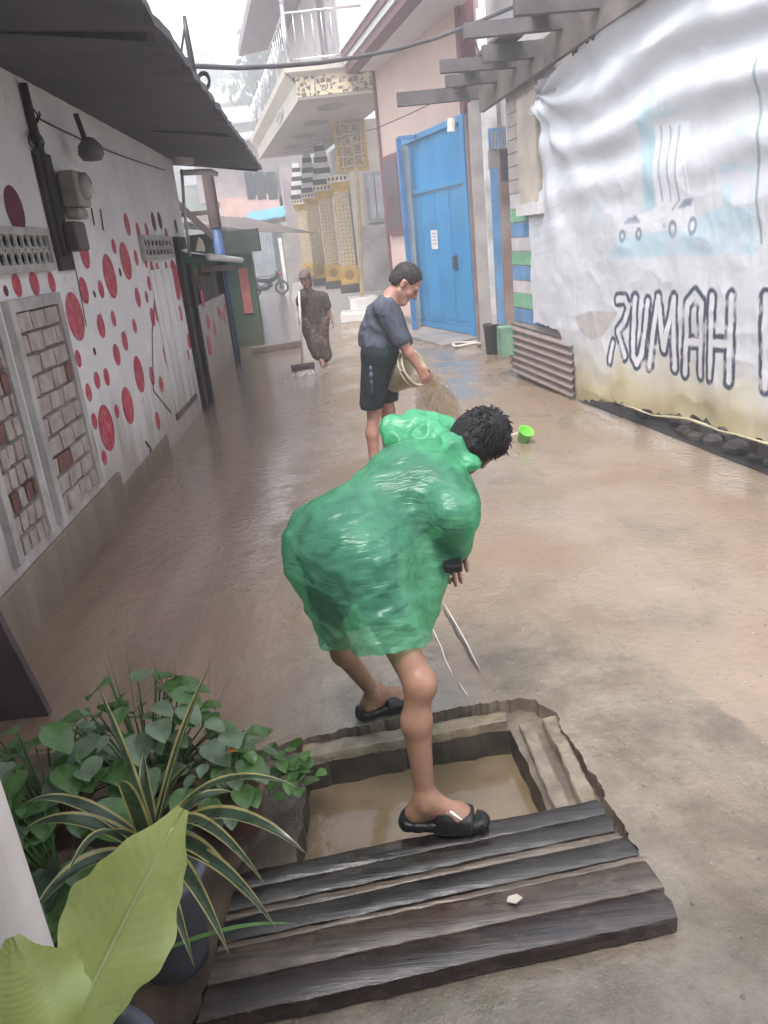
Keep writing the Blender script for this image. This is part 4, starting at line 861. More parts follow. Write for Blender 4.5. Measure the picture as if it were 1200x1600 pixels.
# dirt, torn patch
dirty = ss(.78, .12, zN+.55*(nz-.45)); paint(dirty*.95, (.43, .37, .20)); paint(ss(.42, .05, zN+.5*(nz-.4))*.55, (.28, .21, .13))
paint(ss(.58, .72, nz)*.35, (.50, .49, .50)); paint(ss(.62, .75, nz2)*.18, (.42, .40, .40))
pp = poly_px(c5([(355, 325), (430, 300), (545, 305), (520, 350), (480, 410), (430, 430), (390, 400), (365, 360)])); paint(inside(pp, Pw).astype(float)*.8, (.40, .37, .36))
# lettering: hollow letters with a navy outline
navy = (.035, .05, .085)
letters = [[[(540, 250), (575, 245), (592, 285), (575, 350), (545, 392)], [(545, 392), (585, 500)], [(525, 445), (518, 520)]],
           [[(618, 245), (612, 400), (620, 500), (636, 532), (652, 500), (662, 400), (672, 262)]],
           [[(682, 545), (716, 240), (742, 470), (786, 245), (784, 555)]],
           [[(828, 578), (850, 270), (885, 228), (918, 270), (900, 582)], [(852, 440), (906, 440)]],
           [[(966, 238), (957, 592)], [(1058, 238), (1046, 612)], [(962, 445), (1052, 445)]],
           [[(1212, 240), (1206, 640)], [(1212, 440), (1290, 240)], [(1225, 440), (1290, 640)]]]
fad = np.clip(1.1-1.0*ss(.45, .75, nz2), .2, 1)
for L_ in letters:
    d = np.full(len(Q), 9.0)
    for st in L_: d = np.minimum(d, segd(Pw, poly_px(c5(st))))
    d = d+.022*(nz2-.45); o_ = ss(.074, .062, d); paint(o_*.96*fad, navy); paint(ss(.034, .026, d), (.60, .60, .63))
cB = np.c_[np.clip(cB, 0, 1), np.ones(len(Q))]
idx = np.arange(len(Q)).reshape(SS.shape)
cell = ins[:-1, :-1] & ins[1:, :-1] & ins[1:, 1:] & ins[:-1, 1:]
F4 = np.stack([idx[:-1, :-1][cell], idx[1:, :-1][cell], idx[1:, 1:][cell], idx[:-1, 1:][cell]], 1)
uq, inv = np.unique(F4, return_inverse=True)
def fast_mesh(name, v, f, mats, parent=None, smooth=True):
    me = bpy.data.meshes.new(name); me.vertices.add(len(v)); me.vertices.foreach_set('co', np.ascontiguousarray(v, np.float32).ravel())
    k = f.shape[1]; me.loops.add(f.size); me.loops.foreach_set('vertex_index', np.ascontiguousarray(f, np.int32).ravel())
    me.polygons.add(len(f)); me.polygons.foreach_set('loop_start', np.arange(0, f.size, k, dtype=np.int32)); me.update(calc_edges=True); me.validate()
    return link(name, me, mats, parent, smooth)
t = NT('printed_tarpaulin'); at_ = t.n.new('ShaderNodeAttribute'); at_.attribute_name = 'print'
tarp_m = t.done(t.bsdf(at_.outputs['Color'], .68, t.bump(t.math('ADD', t.math('POWER', t.math('SUBTRACT', 1.0, t.math('ABSOLUTE', t.math('SUBTRACT', t.math('MULTIPLY', t.noise(4.2, 4, t.map((1, 1, 1.5)), .5, .7), 2.0), 1.0))), 5.0), t.math('MULTIPLY', t.noise(14, 4), .4)), 0.055, .02), 0, .3))
bn = fast_mesh('banner', pts[uq], inv.reshape(F4.shape), tarp_m)
ca = bn.data.color_attributes.new('print', 'FLOAT_COLOR', 'POINT'); ca.data.foreach_set('color', cB[uq].astype(np.float32).ravel())
tag(bn, 'wrinkled white tarpaulin banner reading RUMAH hung on the right shack', 'banner')
# thick rolled hem along its foot
hem = [RW.P(*(RW.px(x, y)), .07+.01*math.sin(i)) for i, (x, y) in enumerate(outline[26:])]
hm = MB(); hm.tube([p+V(0, 0, .0) for p in hem], [.006+.007*random.random() for _ in hem], 7); mesh('hem', hm, M('hem_pale', (.36, .32, .22), .5, .2, 4), bn, True)
# white building behind the purlins
ww = MB(); ww.box((2.35, 11.2, 0), (8, 13.6, 7.5)); tag(mesh('white_building', ww, M('pale_wall', (.62, .61, .62), .7, .06, 1)), 'plain white building wall rising behind the dark purlins', 'building')
# power cable crossing the lane and thin wires
def cable(pts, r, lab, grp=None):
    P = [at(*p) for p in pts]; out = []
    for i in range(len(P)-1):
        for k in range(8): out.append(P[i]+(P[i+1]-P[i])*k/8)
    out.append(P[-1]); b = MB(); b.tube(out, r, 7); return tag(mesh('power_cable', b, M('cable_grey', (.07, .065, .07), .6), None, True), lab, 'cable', grp)
cable([(303, 103, 7.6), (370, 106, 8.0), (440, 103, 8.5), (500, 98, 9.0), (560, 89, 9.5), (620, 77, 9.9), (680, 60, 10.2), (740, 37, 10.4), (800, 12, 10.4), (835, -8, 10.4)], .022, 'thick sagging power cable crossing the lane between the roofs')
cable([(440, 240, 12.5), (520, 218, 11.5), (590, 200, 10.8), (640, 178, 10), (720, 140, 9.6)], .006, 'thin wire running from ornate balcony to the dark purlins')
cable([(735, 20, 11), (740, 60, 11), (752, 90, 11.1), (768, 105, 11.1)], .010, 'short loose wire drooping down the white wall')
# near right: black pipe bucket beside the green foot
bk = thing('black_bucket', 'black plastic bucket standing by the foot of the right-hand posts', 'bucket', gnd(769, 552))
b = MB(); c = gnd(769, 553); b.lathe(c, [(.001, .0), (.09, 0), (.115, .42), (.13, .43), (.13, .46), (.10, .45), (.085, .04), (.001, .03)], 18); mesh('tub', b, black_plastic, bk, True)
# timber lying on the lane
b = MB(); p0, p1 = gnd(394, 548, .06), gnd(470, 536, .06); b.bar(p0, p1, .2, .12); tag(mesh('timber_plank', b, M('wet_timber', (.15, .12, .10), .45, .3, 4), bevel=.01), 'wet timber plank lying across the lane behind the sweeping woman', 'plank')
gd = thing('green_dipper', 'small bright green plastic dipper lying on the mud beyond the raincoat', 'dipper', gnd(815, 690))
b = MB(); c = gnd(817, 692, .0); b.lathe(c+V(.02, 0, .07), [(.001, -.065), (.052, -.06), (.068, .05), (.072, .055), (.062, .05), (.046, -.05), (.001, -.052)], 18, (.25, -.5, .85)); mesh('bowl', b, M('lime_plastic', (.16, .52, .06), .35, .1), gd, True)
b = MB(); b.bar(c+V(-.02, 0, .10), c+V(-.16, .06, .06), .025, .015); mesh('handle', b, M('pale_plastic', (.55, .5, .38), .4), gd)
# ------------------------------------------------------------------ figures: one continuous surface from a blended distance field
def unit(v): v = np.array(v, float); return v/np.linalg.norm(v)
class SDF:
    def __init__(self): self.p = []; self.post = []
    def cap(self, a, ra, b, rb, k=.03): self.p.append(('c', V(*a), ra, V(*b), rb, k)); return self
    def ell(self, c, r, R=None, k=.03): self.p.append(('e', V(*c), V(*r), np.eye(3) if R is None else R, None, k)); return self
    def cut(self, p, n): p = V(*p); n = unit(n); self.post.append(lambda P, F: np.maximum(F, (P-p) @ n)); return self
    def fx(self, f): self.post.append(f); return self
    def bounds(self):
        lo, hi = np.full(3, 1e9), np.full(3, -1e9)
        for q in self.p:
            if q[0] == 'c':
                for c, r in ((q[1], q[2]), (q[3], q[4])): lo = np.minimum(lo, c-r); hi = np.maximum(hi, c+r)
            else: m = q[2].max(); lo = np.minimum(lo, q[1]-m); hi = np.maximum(hi, q[1]+m)
        return lo-.04, hi+.04
    def ev(self, P):
        F = None
        for q in self.p:
            if q[0] == 'c':
                ab = q[3]-q[1]; L = ab @ ab + 1e-9; w = P-q[1]; t = np.clip(w @ ab/L, 0, 1)
                d = np.sqrt(((w-t[:, None]*ab)**2).sum(1))-(q[2]+(q[4]-q[2])*t)
            else:
                w = (P-q[1]) @ q[3].T; k0 = np.sqrt(((w/q[2])**2).sum(1)); k1 = np.sqrt(((w/q[2]**2)**2).sum(1))+1e-9; d = k0*(k0-1)/k1
            if F is None: F = d
            elif q[5] < 0:     # carve
                k = -q[5]; h = np.clip(.5-.5*(F+d)/k, 0, 1); F = F*(1-h)-d*h+k*h*(1-h)
            else:
                k = q[5]; h = np.clip(.5+.5*(d-F)/k, 0, 1); F = F*h+d*(1-h)-k*h*(1-h)
        for f in self.post: F = f(P, F)
        return F
    def surface(self, h, block=8):
        lo, hi = self.bounds(); n = np.ceil((hi-lo)/h/block).astype(int); N = n*block
        gc = [lo[i]+(np.arange(n[i])+.5)*block*h-h*.5 for i in range(3)]
        C = np.stack(np.meshgrid(*gc, indexing='ij'), -1).reshape(-1, 3); Fc = self.ev(C); near = np.abs(Fc) < block*h*1.25+.03
        F = np.repeat(np.repeat(np.repeat(Fc.reshape(n), block, 0), block, 1), block, 2).astype(np.float32)
        o = np.stack(np.meshgrid(*[np.arange(block)]*3, indexing='ij'), -1).reshape(-1, 3)
        bi = np.argwhere(near.reshape(n))*block
        for s in range(0, len(bi), 600):
            I = (bi[s:s+600, None, :]+o[None]).reshape(-1, 3); F[I[:, 0], I[:, 1], I[:, 2]] = self.ev(lo+I*h)
        S = F < 0; nx, ny, nz = (S.shape[0]-1, S.shape[1]-1, S.shape[2]-1)
        cnt = sum(S[a:a+nx, b:b+ny, c:c+nz].astype(np.int8) for a in (0, 1) for b in (0, 1) for c in (0, 1))
        act = np.argwhere((cnt > 0) & (cnt < 8)); cid = np.full((nx, ny, nz), -1, np.int32); cid[act[:, 0], act[:, 1], act[:, 2]] = np.arange(len(act))
        acc = np.zeros((len(act), 3)); num = np.zeros(len(act))
        for ax in range(3):
            for u in (0, 1):
                for w in (0, 1):
                    q = [0, 0, 0]; q[(ax+1) % 3] = u; q[(ax+2) % 3] = w; a = act+q; b = a.copy(); b[:, ax] += 1
                    fa = F[a[:, 0], a[:, 1], a[:, 2]]; fb = F[b[:, 0], b[:, 1], b[:, 2]]; m = (fa < 0) != (fb < 0)
                    t = np.where(m, fa/(fa-fb+1e-12), 0); p = np.array(q, float)[None, :].repeat(len(act), 0); p[:, ax] = t
                    acc += p*m[:, None]; num += m
        ver = lo+(act+acc/num[:, None])*h; fs = []
        for ax in range(3):
            d = [0, 0, 0]; d[ax] = 1; A0 = S[:nx, :ny, :nz]; B0 = S[d[0]:nx+d[0], d[1]:ny+d[1], d[2]:nz+d[2]]
            e = np.argwhere(A0 != B0); u, w = (ax+1) % 3, (ax+2) % 3; e = e[(e[:, u] > 0) & (e[:, w] > 0)]
            def ci(du, dw): q = e.copy(); q[:, u] -= du; q[:, w] -= dw; return cid[q[:, 0], q[:, 1], q[:, 2]]
            quad = np.stack([ci(1, 1), ci(0, 1), ci(0, 0), ci(1, 0)], 1); fl = ~S[e[:, 0], e[:, 1], e[:, 2]]
            quad[fl] = quad[fl][:, ::-1]; fs.append(quad)
        return ver, np.vstack(fs)
def sdf_mesh(name, s, h, mats, parent, keep=None, smooth_it=2):
    v, f = s.surface(h)
    if keep is not None:
        c = v[f].mean(1); f = f[keep(c)]; u, i = np.unique(f, return_inverse=True); v = v[u]; f = i.reshape(f.shape)
    for _ in range(smooth_it):      # light relaxation
        acc = np.zeros_like(v); n = np.zeros(len(v))
        for a in range(4):
            b = (a+1) % 4; np.add.at(acc, f[:, a], v[f[:, b]]); np.add.at(n, f[:, a], 1); np.add.at(acc, f[:, b], v[f[:, a]]); np.add.at(n, f[:, b], 1)
        v = v*.6+.4*acc/np.maximum(n, 1)[:, None]
    return fast_mesh(name, v, f, mats, parent, True)
def frame(f, u):
    f = unit(f); u = np.array(u, float); u = unit(u-f*(u @ f)); r = np.cross(f, u); return np.stack([r, f, u])    # rows: right, forward, up
def head_prims(s, c, R, S=1.0):
    """c = centre of the head (ear height); R rows right, forward, up"""
    W = lambda x, y, z: c+(R.T @ V(x, y, z))*S
    s.ell(W(0, -.012, .035), V(.077, .098, .092)*S, R, .02)
    s.ell(W(0, .030, -.035), V(.060, .066, .082)*S, R, .03)
    s.cap(W(-.022, .078, -.098), .018*S, W(.022, .078, -.098), .018*S, .03)
    s.cap(W(-.055, .01, -.06), .014*S, W(-.02, .078, -.09), .014*S, .03); s.cap(W(.055, .01, -.06), .014*S, W(.02, .078, -.09), .014*S, .03)
    s.cap(W(-.042, .078, .030), .011*S, W(.042, .078, .030), .011*S, .016)
    s.ell(W(-.032, .098, .010), V(.015, .012, .011)*S, R, -.012); s.ell(W(.032, .098, .010), V(.015, .012, .011)*S, R, -.012)
    s.cap(W(0, .090, .022), .007*S, W(0, .116, -.022), .0115*S, .012); s.cap(W(-.012, .100, -.026), .008*S, W(.012, .100, -.026), .008*S, .008)
    s.cap(W(-.020, .090, -.056), .006*S, W(.020, .090, -.056), .006*S, .008); s.cap(W(-.016, .090, -.067), .007*S, W(.016, .090, -.067), .007*S, .006)
    s.ell(W(-.042, .062, -.022), V(.022, .022, .02)*S, R, .02); s.ell(W(.042, .062, -.022), V(.022, .022, .02)*S, R, .02)
    for sx in (-1, 1):
        s.ell(W(sx*.080, -.010, -.004), V(.008, .018, .030)*S, R, .008); s.ell(W(sx*.086, -.004, -.002), V(.004, .009, .016)*S, R, -.005); s.ell(W(sx*.081, -.004, -.030), V(.007, .009, .009)*S, R, .006)
    return W
def eyes(W, par, S=1):
    b = MB()
    for sx in (-1, 1): b.lathe(W(sx*.032, .086, .010)-V(0, 0, .009*S), [(.001, 0), (.008*S, .003*S), (.0105*S, .009*S), (.008*S, .015*S), (.001, .018*S)], 12)
    mesh('eye', b, M('eye_dark', (.05, .035, .03), .2, .2, 20, 0), par, True)
def hand_prims(s, w, d, n, l, S=1.0, curl=.5, spread=.25):
    """w wrist, d towards the fingers, n out of the palm, l towards the thumb"""
    d, n = unit(d), unit(n); l = unit(l-d*(np.array(l) @ d))
    offs = (.030, .010, -.010, -.029); ln = (.96, 1.06, 1.0, .80)
    for i in range(4):
        b0 = w+(d*.088+l*offs[i]-d*abs(i-1.3)*.004)*S
        s.cap(w+(d*.015+l*offs[i]*.55)*S, .0145*S, b0, .0115*S, .012)
        dd = unit(d+l*spread*(offs[i]*6)); p = b0; a = 0
        for j, q in enumerate((.042, .027, .021)):
            a += curl*(.55, .75, .6)[j]*(1+.12*i); e = p+(dd*math.cos(a)+n*math.sin(a))*q*ln[i]*S; s.cap(p, (.0095-.0008*j)*S, e, (.0088-.0009*j)*S, .005); p = e
    t0 = w+(d*.022+l*.026+n*.006)*S; t1 = t0+unit(d*.62+l*.62+n*.35)*.044*S; t2 = t1+unit(d*.85+l*.25+n*(.3+.5*curl))*.032*S; t3 = t2+unit(d*.85+l*.0+n*(.4+.7*curl))*.025*S
    s.cap(t0, .0165*S, t1, .0118*S, .014); s.cap(t1, .0112*S, t2, .0102*S, .006); s.cap(t2, .0102*S, t3, .0085*S, .005)
def foot_prims(s, ankle, toe, S=1.0):
    """ankle joint position; toe = unit direction of the foot; sole at ankle.z - .075 S"""
    t = unit([toe[0], toe[1], 0]); sd = V(-t[1], t[0], 0); z = ankle[2]-.075*S; g = V(ankle[0], ankle[1], z)
    s.cap(ankle, .036*S, g-t*.035*S+V(0, 0, .034*S), .033*S, .03); s.cap(g-t*.03*S+V(0, 0, .03*S), .029*S, g+t*.115*S+sd*.008*S+V(0, 0, .024*S), .022*S, .03)
    s.cap(ankle+t*.01*S, .034*S, g+t*.12*S-sd*.006*S+V(0, 0, .026*S), .024*S, .035); s.cap(g+t*.10*S+sd*.028*S+V(0, 0, .02*S), .018*S, g+t*.10*S-sd*.028*S+V(0, 0, .02*S), .018*S, .03)
    for sx in (-1, 1): s.ell(ankle+sd*sx*.034*S-t*.004*S, V(.011, .011, .012)*S, None, .01)
    return t, sd, g
def toes(s, t, sd, g, S, big):
    for i in range(5):
        o = (.026, .010, -.005, -.019, -.031)[i]*big; l = (.158, .157, .150, .140, .128)[i]; r = (.0125, .0085, .008, .0078, .0075)[i]
        s.cap(g+t*.112*S+sd*o*S+V(0, 0, .018*S), r*S, g+t*(l-.004)*S+sd*o*1.05*S+V(0, 0, .013*S), r*.95*S, .006)
def limb_arm(s, sh, el, wr, S=1.0): s.cap(sh, .050*S, el, .037*S, .03); s.cap(el, .039*S, el+(wr-el)*.35, .038*S, .02); s.cap(el+(wr-el)*.35, .038*S, wr, .025*S, .02)
def limb_leg(s, hip, kn, an, back, S=1.0):
    s.cap(hip, .088*S, kn, .051*S, .05); s.ell(kn-np.array(back)*.018*S, V(.041, .041, .050)*S, None, .03); c = kn+(an-kn)*.32+np.array(back)*.018*S
    s.cap(kn, .046*S, c, .050*S, .03); s.cap(c, .050*S, an, .034*S, .03)
def torso(s, hipL, hipR, chest, shL, shR, neck, S=1.0):
    pel = (hipL+hipR)/2; lat = unit(shL-shR); wai = pel+(chest-pel)*.48
    s.cap(hipL, .098*S, hipR, .098*S, .05); s.cap(pel, .112*S, wai, .104*S, .06)
    s.cap(wai-lat*.035*S, .10*S, wai+lat*.035*S, .10*S, .06); s.cap(wai, .105*S, chest, .112*S, .08); s.cap(chest-lat*.075*S, .098*S, chest+lat*.075*S, .098*S, .06)
    up = unit(neck-chest); s.cap(shL-lat*.03*S, .056*S, shR+lat*.03*S, .056*S, .06); s.cap(neck-up*.05*S, .066*S, neck, .055*S, .05)
def m_skin(name, c):
    t = NT(name); n = t.noise(9, 5); n2 = t.noise(60, 3); zz_ = t.sep(t.tc)[2]; sp = t.math('MULTIPLY', t.mr(t.noise(38, 6, None, .7), .52, .60), t.mr(zz_, .62, .05))
    col = t.mix(t.mr(n, .3, .7), tuple(x*.82 for x in c), tuple(x*1.12 for x in c)); col = t.mix(t.mr(n2, .58, .75, 0, .3), col, tuple(x*.6 for x in c)); col = t.mix(t.math('MULTIPLY', sp, .7), col, (.20, .13, .085))
    return t.done(t.bsdf(col, .42, t.bump(n2, .12, .004), 0, .45, Subsurface_Weight=.08, Subsurface_Radius=(.02, .008, .005)))
skin = m_skin('skin_tan', (.34, .185, .125)); skin2 = m_skin('skin_brown', (.29, .15, .105)); skin_m = m_skin('skin_man', (.37, .19, .145))
def m_hair(name, c, sc=70):
    t = NT(name); v = t.map((1, 1, .35)); n = t.noise(sc, 4, v); 
    return t.done(t.bsdf(t.mix(t.mr(n, .35, .7), c, tuple(x*2.4 for x in c)), .6, t.bump(n, .6, .008), 0, .2))
hair_m = m_hair('black_hair', (.010, .009, .010))
def m_cloth(name, c, sc=9, wr=.6, stain=None, rough=.8, **kw):
    t = NT(name); n = t.noise(sc, 5, None, .6, .6); w = t.noise(160, 2)
    col = t.mix(t.mr(n, .3, .7), tuple(x*.72 for x in c), tuple(x*1.2 for x in c))
    if stain: col = t.mix(t.mr(t.noise(22, 4), .55, .62), col, stain)
    return t.done(t.bsdf(col, rough, t.bump(t.math('ADD', n, t.math('MULTIPLY', w, .06)), wr, .02), 0, .25, **kw))

# ---------------- the boy in the green raincoat, stepping over the drain
boy = thing('person', 'person in translucent green raincoat and black slides bending over the open drain', 'person', (0, 2.3, 0))
anR = V(.035, 1.985, .165); knR = V(.052, 2.035, .565); hpR = V(-.09, 2.24, .90)
anL = V(-.115, 2.725, .105); knL = V(-.245, 2.60, .475); hpL = V(-.19, 2.42, .89)
nk = V(.225, 2.55, 1.125); chs = V(.12, 2.49, 1.05)
shR, shL = V(.20, 2.36, 1.055), V(.155, 2.68, 1.13)
elR, wrR = at(710, 812, 2.25), at(706, 862, 2.36)
elL, wrL = at(708, 785, 2.72), at(700, 850, 2.53)
HR = frame(V(.30, .82, -.48), V(.80, .04, .58)); hc = V(.335, 2.56, 1.155)
bd = SDF(); torso(bd, hpL, hpR, chs, shL, shR, nk, .93); limb_leg(bd, hpR, knR, anR, V(-.9, .2, 0), .88); limb_leg(bd, hpL, knL, anL, V(-.8, -.3, 0), .86)
limb_arm(bd, shR, elR, wrR, .9); limb_arm(bd, shL, elL, wrL, .9)
bd.cap(nk-V(.02, .02, .02), .056, hc-HR[2]*.05, .050, .03); Wb = head_prims(bd, hc, HR, 1.0)
tR, tL = unit(V(1, -.13, 0)), unit(V(1, .42, 0))
fR = foot_prims(bd, anR, tR, .97); toes(bd, *fR, .97, 1); fL = foot_prims(bd, anL, tL, .97); toes(bd, *fL, .97, -1)
hand_prims(bd, wrR, V(-.1, .9, -.35), V(.2, .3, -.9), V(.9, .1, .1), .95, .9); hand_prims(bd, wrL, V(-.1, -.9, -.3), V(.1, -.3, -.9), V(.9, 0, .1), .95, .9)
sdf_mesh('body', bd, .0055, skin, boy, None, 1); eyes(Wb, boy)
# hair: thick short black crop with tufts
hr = SDF(); hr.ell(Wb(0, -.020, .044), V(.090, .106, .094), HR, .02); hr.ell(Wb(0, -.050, -.012), V(.076, .066, .075), HR, .04)
def hair_fx(c, R, face=.058):
    def f(P, F):
        q = (P-c) @ R.T
        F = F - .016*(fbm(P*38, 3, 3)-.45) - .012*(vnoise(P*17, 8)-.5)
        F = np.maximum(F, q[:, 1]-(face+.5*np.clip(q[:, 2]-.03, -.1, .1)))
        F = np.maximum(F, -(q[:, 2]+.075-.35*np.clip(q[:, 1]+.03, -.1, .2)))
        ear = (np.abs(q[:, 0]) > .055) & (q[:, 2] < .018) & (q[:, 1] > -.040)
        return np.where(ear, np.maximum(F, .01), F)
    return f
hr.fx(hair_fx(hc, HR)); hair = sdf_mesh('hair', hr, .0045, hair_m, boy, None, 1)
tf = MB()
for k in range(900):
    a = rng.normal(size=3); a /= np.linalg.norm(a)
    if a[1] > .45 or a[2] < -.35 or (a[2] < .1 and a[1] > -.1): continue
    c0 = Wb(a[0]*.088, -.020+a[1]*.104, .044+a[2]*.092); out = HR.T @ unit(V(a[0], a[1], a[2])); down = HR.T @ unit(V(a[0]*.3, .5-.8*max(0, -a[1]), -.5+.5*rng.random())); tg = unit(down-out*(down @ out)+.5*rng.normal(size=3)*.6)
    L_ = rng.uniform(.014, .036); tf.tube([c0-out*.004, c0+out*.0035+tg*L_*.5, c0+out*.000+tg*L_], [.0026, .0022, .0004], 4, 0, False)
mesh('tuft', tf, hair_m, hair, True)
# clothes under the coat
sh_ = SDF(); torso(sh_, hpL+V(0, 0, .03), hpR+V(0, 0, .03), chs, shL, shR, nk-V(.03, .02, .02), 1.03); sh_.cap(shR, .066, shR+(elR-shR)*.75, .06, .03); sh_.cap(shL, .066, shL+(elL-shL)*.75, .06, .03)
sdf_mesh('shirt', sh_, .009, m_cloth('dark_shirt', (.035, .055, .065)), boy)
st = SDF(); st.cap(hpL, .115, hpR, .115, .05); st.cap((hpL+hpR)/2+V(0, 0, .06), .12, (hpL+hpR)/2, .12, .05); st.cap(hpR, .098, knR+V(-.08, .10, .215), .060, .04); st.cap(hpL, .112, knL+V(.015, -.04, .14), .08, .04)
sdf_mesh('shorts', st, .009, m_cloth('navy_shorts', (.014, .032, .085)), boy)
# slides
def slide(an, t, sd, g, S, big, open_strap):
    z0 = g[2]-.022; c = V(g[0], g[1], 0)
    rows = []; out = []
    prof = [(-.075, .018), (-.068, .034), (-.03, .041), (.02, .040), (.07, .046), (.115, .050), (.150, .046), (.178, .028), (.184, .012)]
    ring = [(a, w+.004*big*(a > .05)) for a, w in prof]+[(a, -w+.004*big*(a > .05)) for a, w in prof[::-1]]
    q = SDF()
    for i in range(len(prof)-1):
        (a0, w0), (a1, w1) = prof[i], prof[i+1]
        for f_ in (-.62, 0, .62): q.cap(c+t*a0*S+sd*w0*f_*S+V(0, 0, z0+.017), .017+.2*(w0 < .02)*.01, c+t*a1*S+sd*w1*f_*S+V(0, 0, z0+.017), .017, .012)
    for f_ in (-1, 1):      # raised heel cup
        for i in range(4): (a0, w0), (a1, w1) = prof[i], prof[i+1]; q.cap(c+t*a0*S+sd*w0*f_*S*.98+V(0, 0, z0+.032), .010, c+t*a1*S+sd*w1*f_*S*.98+V(0, 0, z0+.030), .010, .012)
    q.cap(c-t*.072*S+sd*.02+V(0, 0, z0+.034), .011, c-t*.072*S-sd*.02+V(0, 0, z0+.034), .011, .012)
    q.cut((0, 0, z0), (0, 0, -1)); 
    sole = sdf_mesh('slide', q, .006, black_rubber, boy, None, 1)
    u = SDF(); 
    for i, a in enumerate(np.linspace(.036, .140, 7)):
        h = .066-.030*(i/6); w = .046+.004*math.sin(i/6*math.pi); pr = None
        for th in np.linspace(-.12*math.pi, 1.12*math.pi, 13):
            p = c+t*(a+.006*math.sin(th))*S+sd*w*math.cos(th)*S+V(0, 0, z0+.016+max(-.006, h*math.sin(th)))
            if pr is not None: u.cap(pr, .0072, p, .0072, .011)
            pr = p
    strap = sdf_mesh('strap', u, .0055, black_rubber, sole, None, 1)
    return z0, strap
zR, strR = slide(anR, *fR, .97, 1, True); zL, _ = slide(anL, *fL, .97, -1, True)
# small pale jumping-figure mark on the strap: a simple star-limbed splash, plus the side vent
mk_ = MB(); t, sd, g = fR; cc = V(g[0], g[1], zR)
def onstrap(a, th, o=.0125):
    i = (a-.036)/.104*6; h = .066-.030*(i/6)+o; w = .047+o; return cc+t*a+sd*-w*math.cos(th)+V(0, 0, .016+h*math.sin(th))
for p, q, r0, r1 in (((.072, 1.22), (.084, 1.05), .0042, .0045), ((.084, 1.05), (.112, .80), .0042, .0022), ((.084, 1.05), (.100, 1.25), .0036, .002), ((.074, 1.2), (.060, 1.38), .0034, .0022), ((.074, 1.2), (.076, 1.50), .003, .002), ((.078, 1.12), (.066, 1.02), .0026, .0016)):
    a0, a1 = onstrap(*p), onstrap(*q); mk_.tube([a0, (a0+a1)/2, a1], [r0*1.4, (r0+r1)*.7, r1*1.4], 6)
mesh('strap_mark', mk_, M('white_mark', (.75, .75, .78), .4, .05), strR, True)

# the raincoat: thin translucent film
rc = SDF()
rc.cap(nk+V(-.04, -.02, -.04), .105, chs, .150, .05); rc.cap(chs, .155, (hpL+hpR)/2+V(.01, .0, .04), .160, .08)
rc.cap(shR+V(-.03, .03, -.01), .098, shL+V(-.03, -.03, -.01), .092, .06); rc.cap(hpR+V(.01, .03, .0), .150, hpL+V(.0, -.03, 0), .150, .08)
rc.cap((hpL+hpR)/2+V(-.02, .0, -.01), .160, V(-.115, 2.36, .54), .145, .08)
rc.cap(hpR+V(.03, -.01, -.02), .14, V(.0, 2.09, .55), .118, .07); rc.cap(hpL, .14, V(-.16, 2.50, .56), .11, .07)
rc.cap(chs+V(.03, -.06, -.06), .15, V(.035, 2.30, .74), .112, .08); rc.cap(V(.035, 2.30, .74), .112, V(-.02, 2.24, .60), .095, .08)
rc.cap(shR+V(0, .02, 0), .082, elR+V(.0, .01, .02), .074, .06); rc.cap(elR+V(.0, .01, .02), .074, elR+(wrR-elR)*.78+V(.0, 0, .01), .070, .04)
rc.cap(shL, .09, elL, .09, .045); rc.cap(elL, .09, elL+(wrL-elL)*.75, .07, .04)
ax1 = unit(nk-(hpL+hpR)/2)
def coat_fx(P, F):
    w = np.zeros(len(P)); a_ = (P-chs) @ ax1
    # long drag folds running from shoulder and hip towards the belly and hem
    wp = np.stack([fbm(P*3.0, 2, q) for q in (41, 52, 63)], 1)-.45
    for (e, fr, amp, sd_) in ((unit(V(.45, .3, .85)), 62, .0042, 1), (unit(V(.9, -.35, .2)), 48, .0048, 4), (unit(V(-.5, .5, .7)), 95, .0022, 7)):
        ph = P @ e*fr + (wp @ V(1, .7, -.6))*13 + sd_; r = (.5+.5*np.sin(ph))**3; w += amp*(r-.3)*np.clip(2.6*vnoise(P*3.0, sd_+30)-.6, 0, 1.3)
    return F - w*1.5
rc.fx(coat_fx)
hemP, hemN = V(-.12, 2.3, .580), unit(V(-.10, .34, 1.0))
def keep_coat(c):
    k = (c-hemP) @ hemN + .02*(vnoise(np.c_[c[:, :2]*14, c[:, 0]*0], 3)-.5) > 0
    for e, w in ((elR, wrR), (elL, wrL)):
        continue
        d = unit(w-e); L_ = np.linalg.norm(w-e); q = c-e; tt = q @ d; rad = np.linalg.norm(q-np.outer(tt, d), axis=1); k &= ~((tt > L_*.93) & (rad < .11) & (tt < L_*1.6) & (c[:, 2] < 1.0))
    kd = np.linalg.norm(c-(nk+V(.05, .01, .03)), axis=1) > .085
    return k & kd
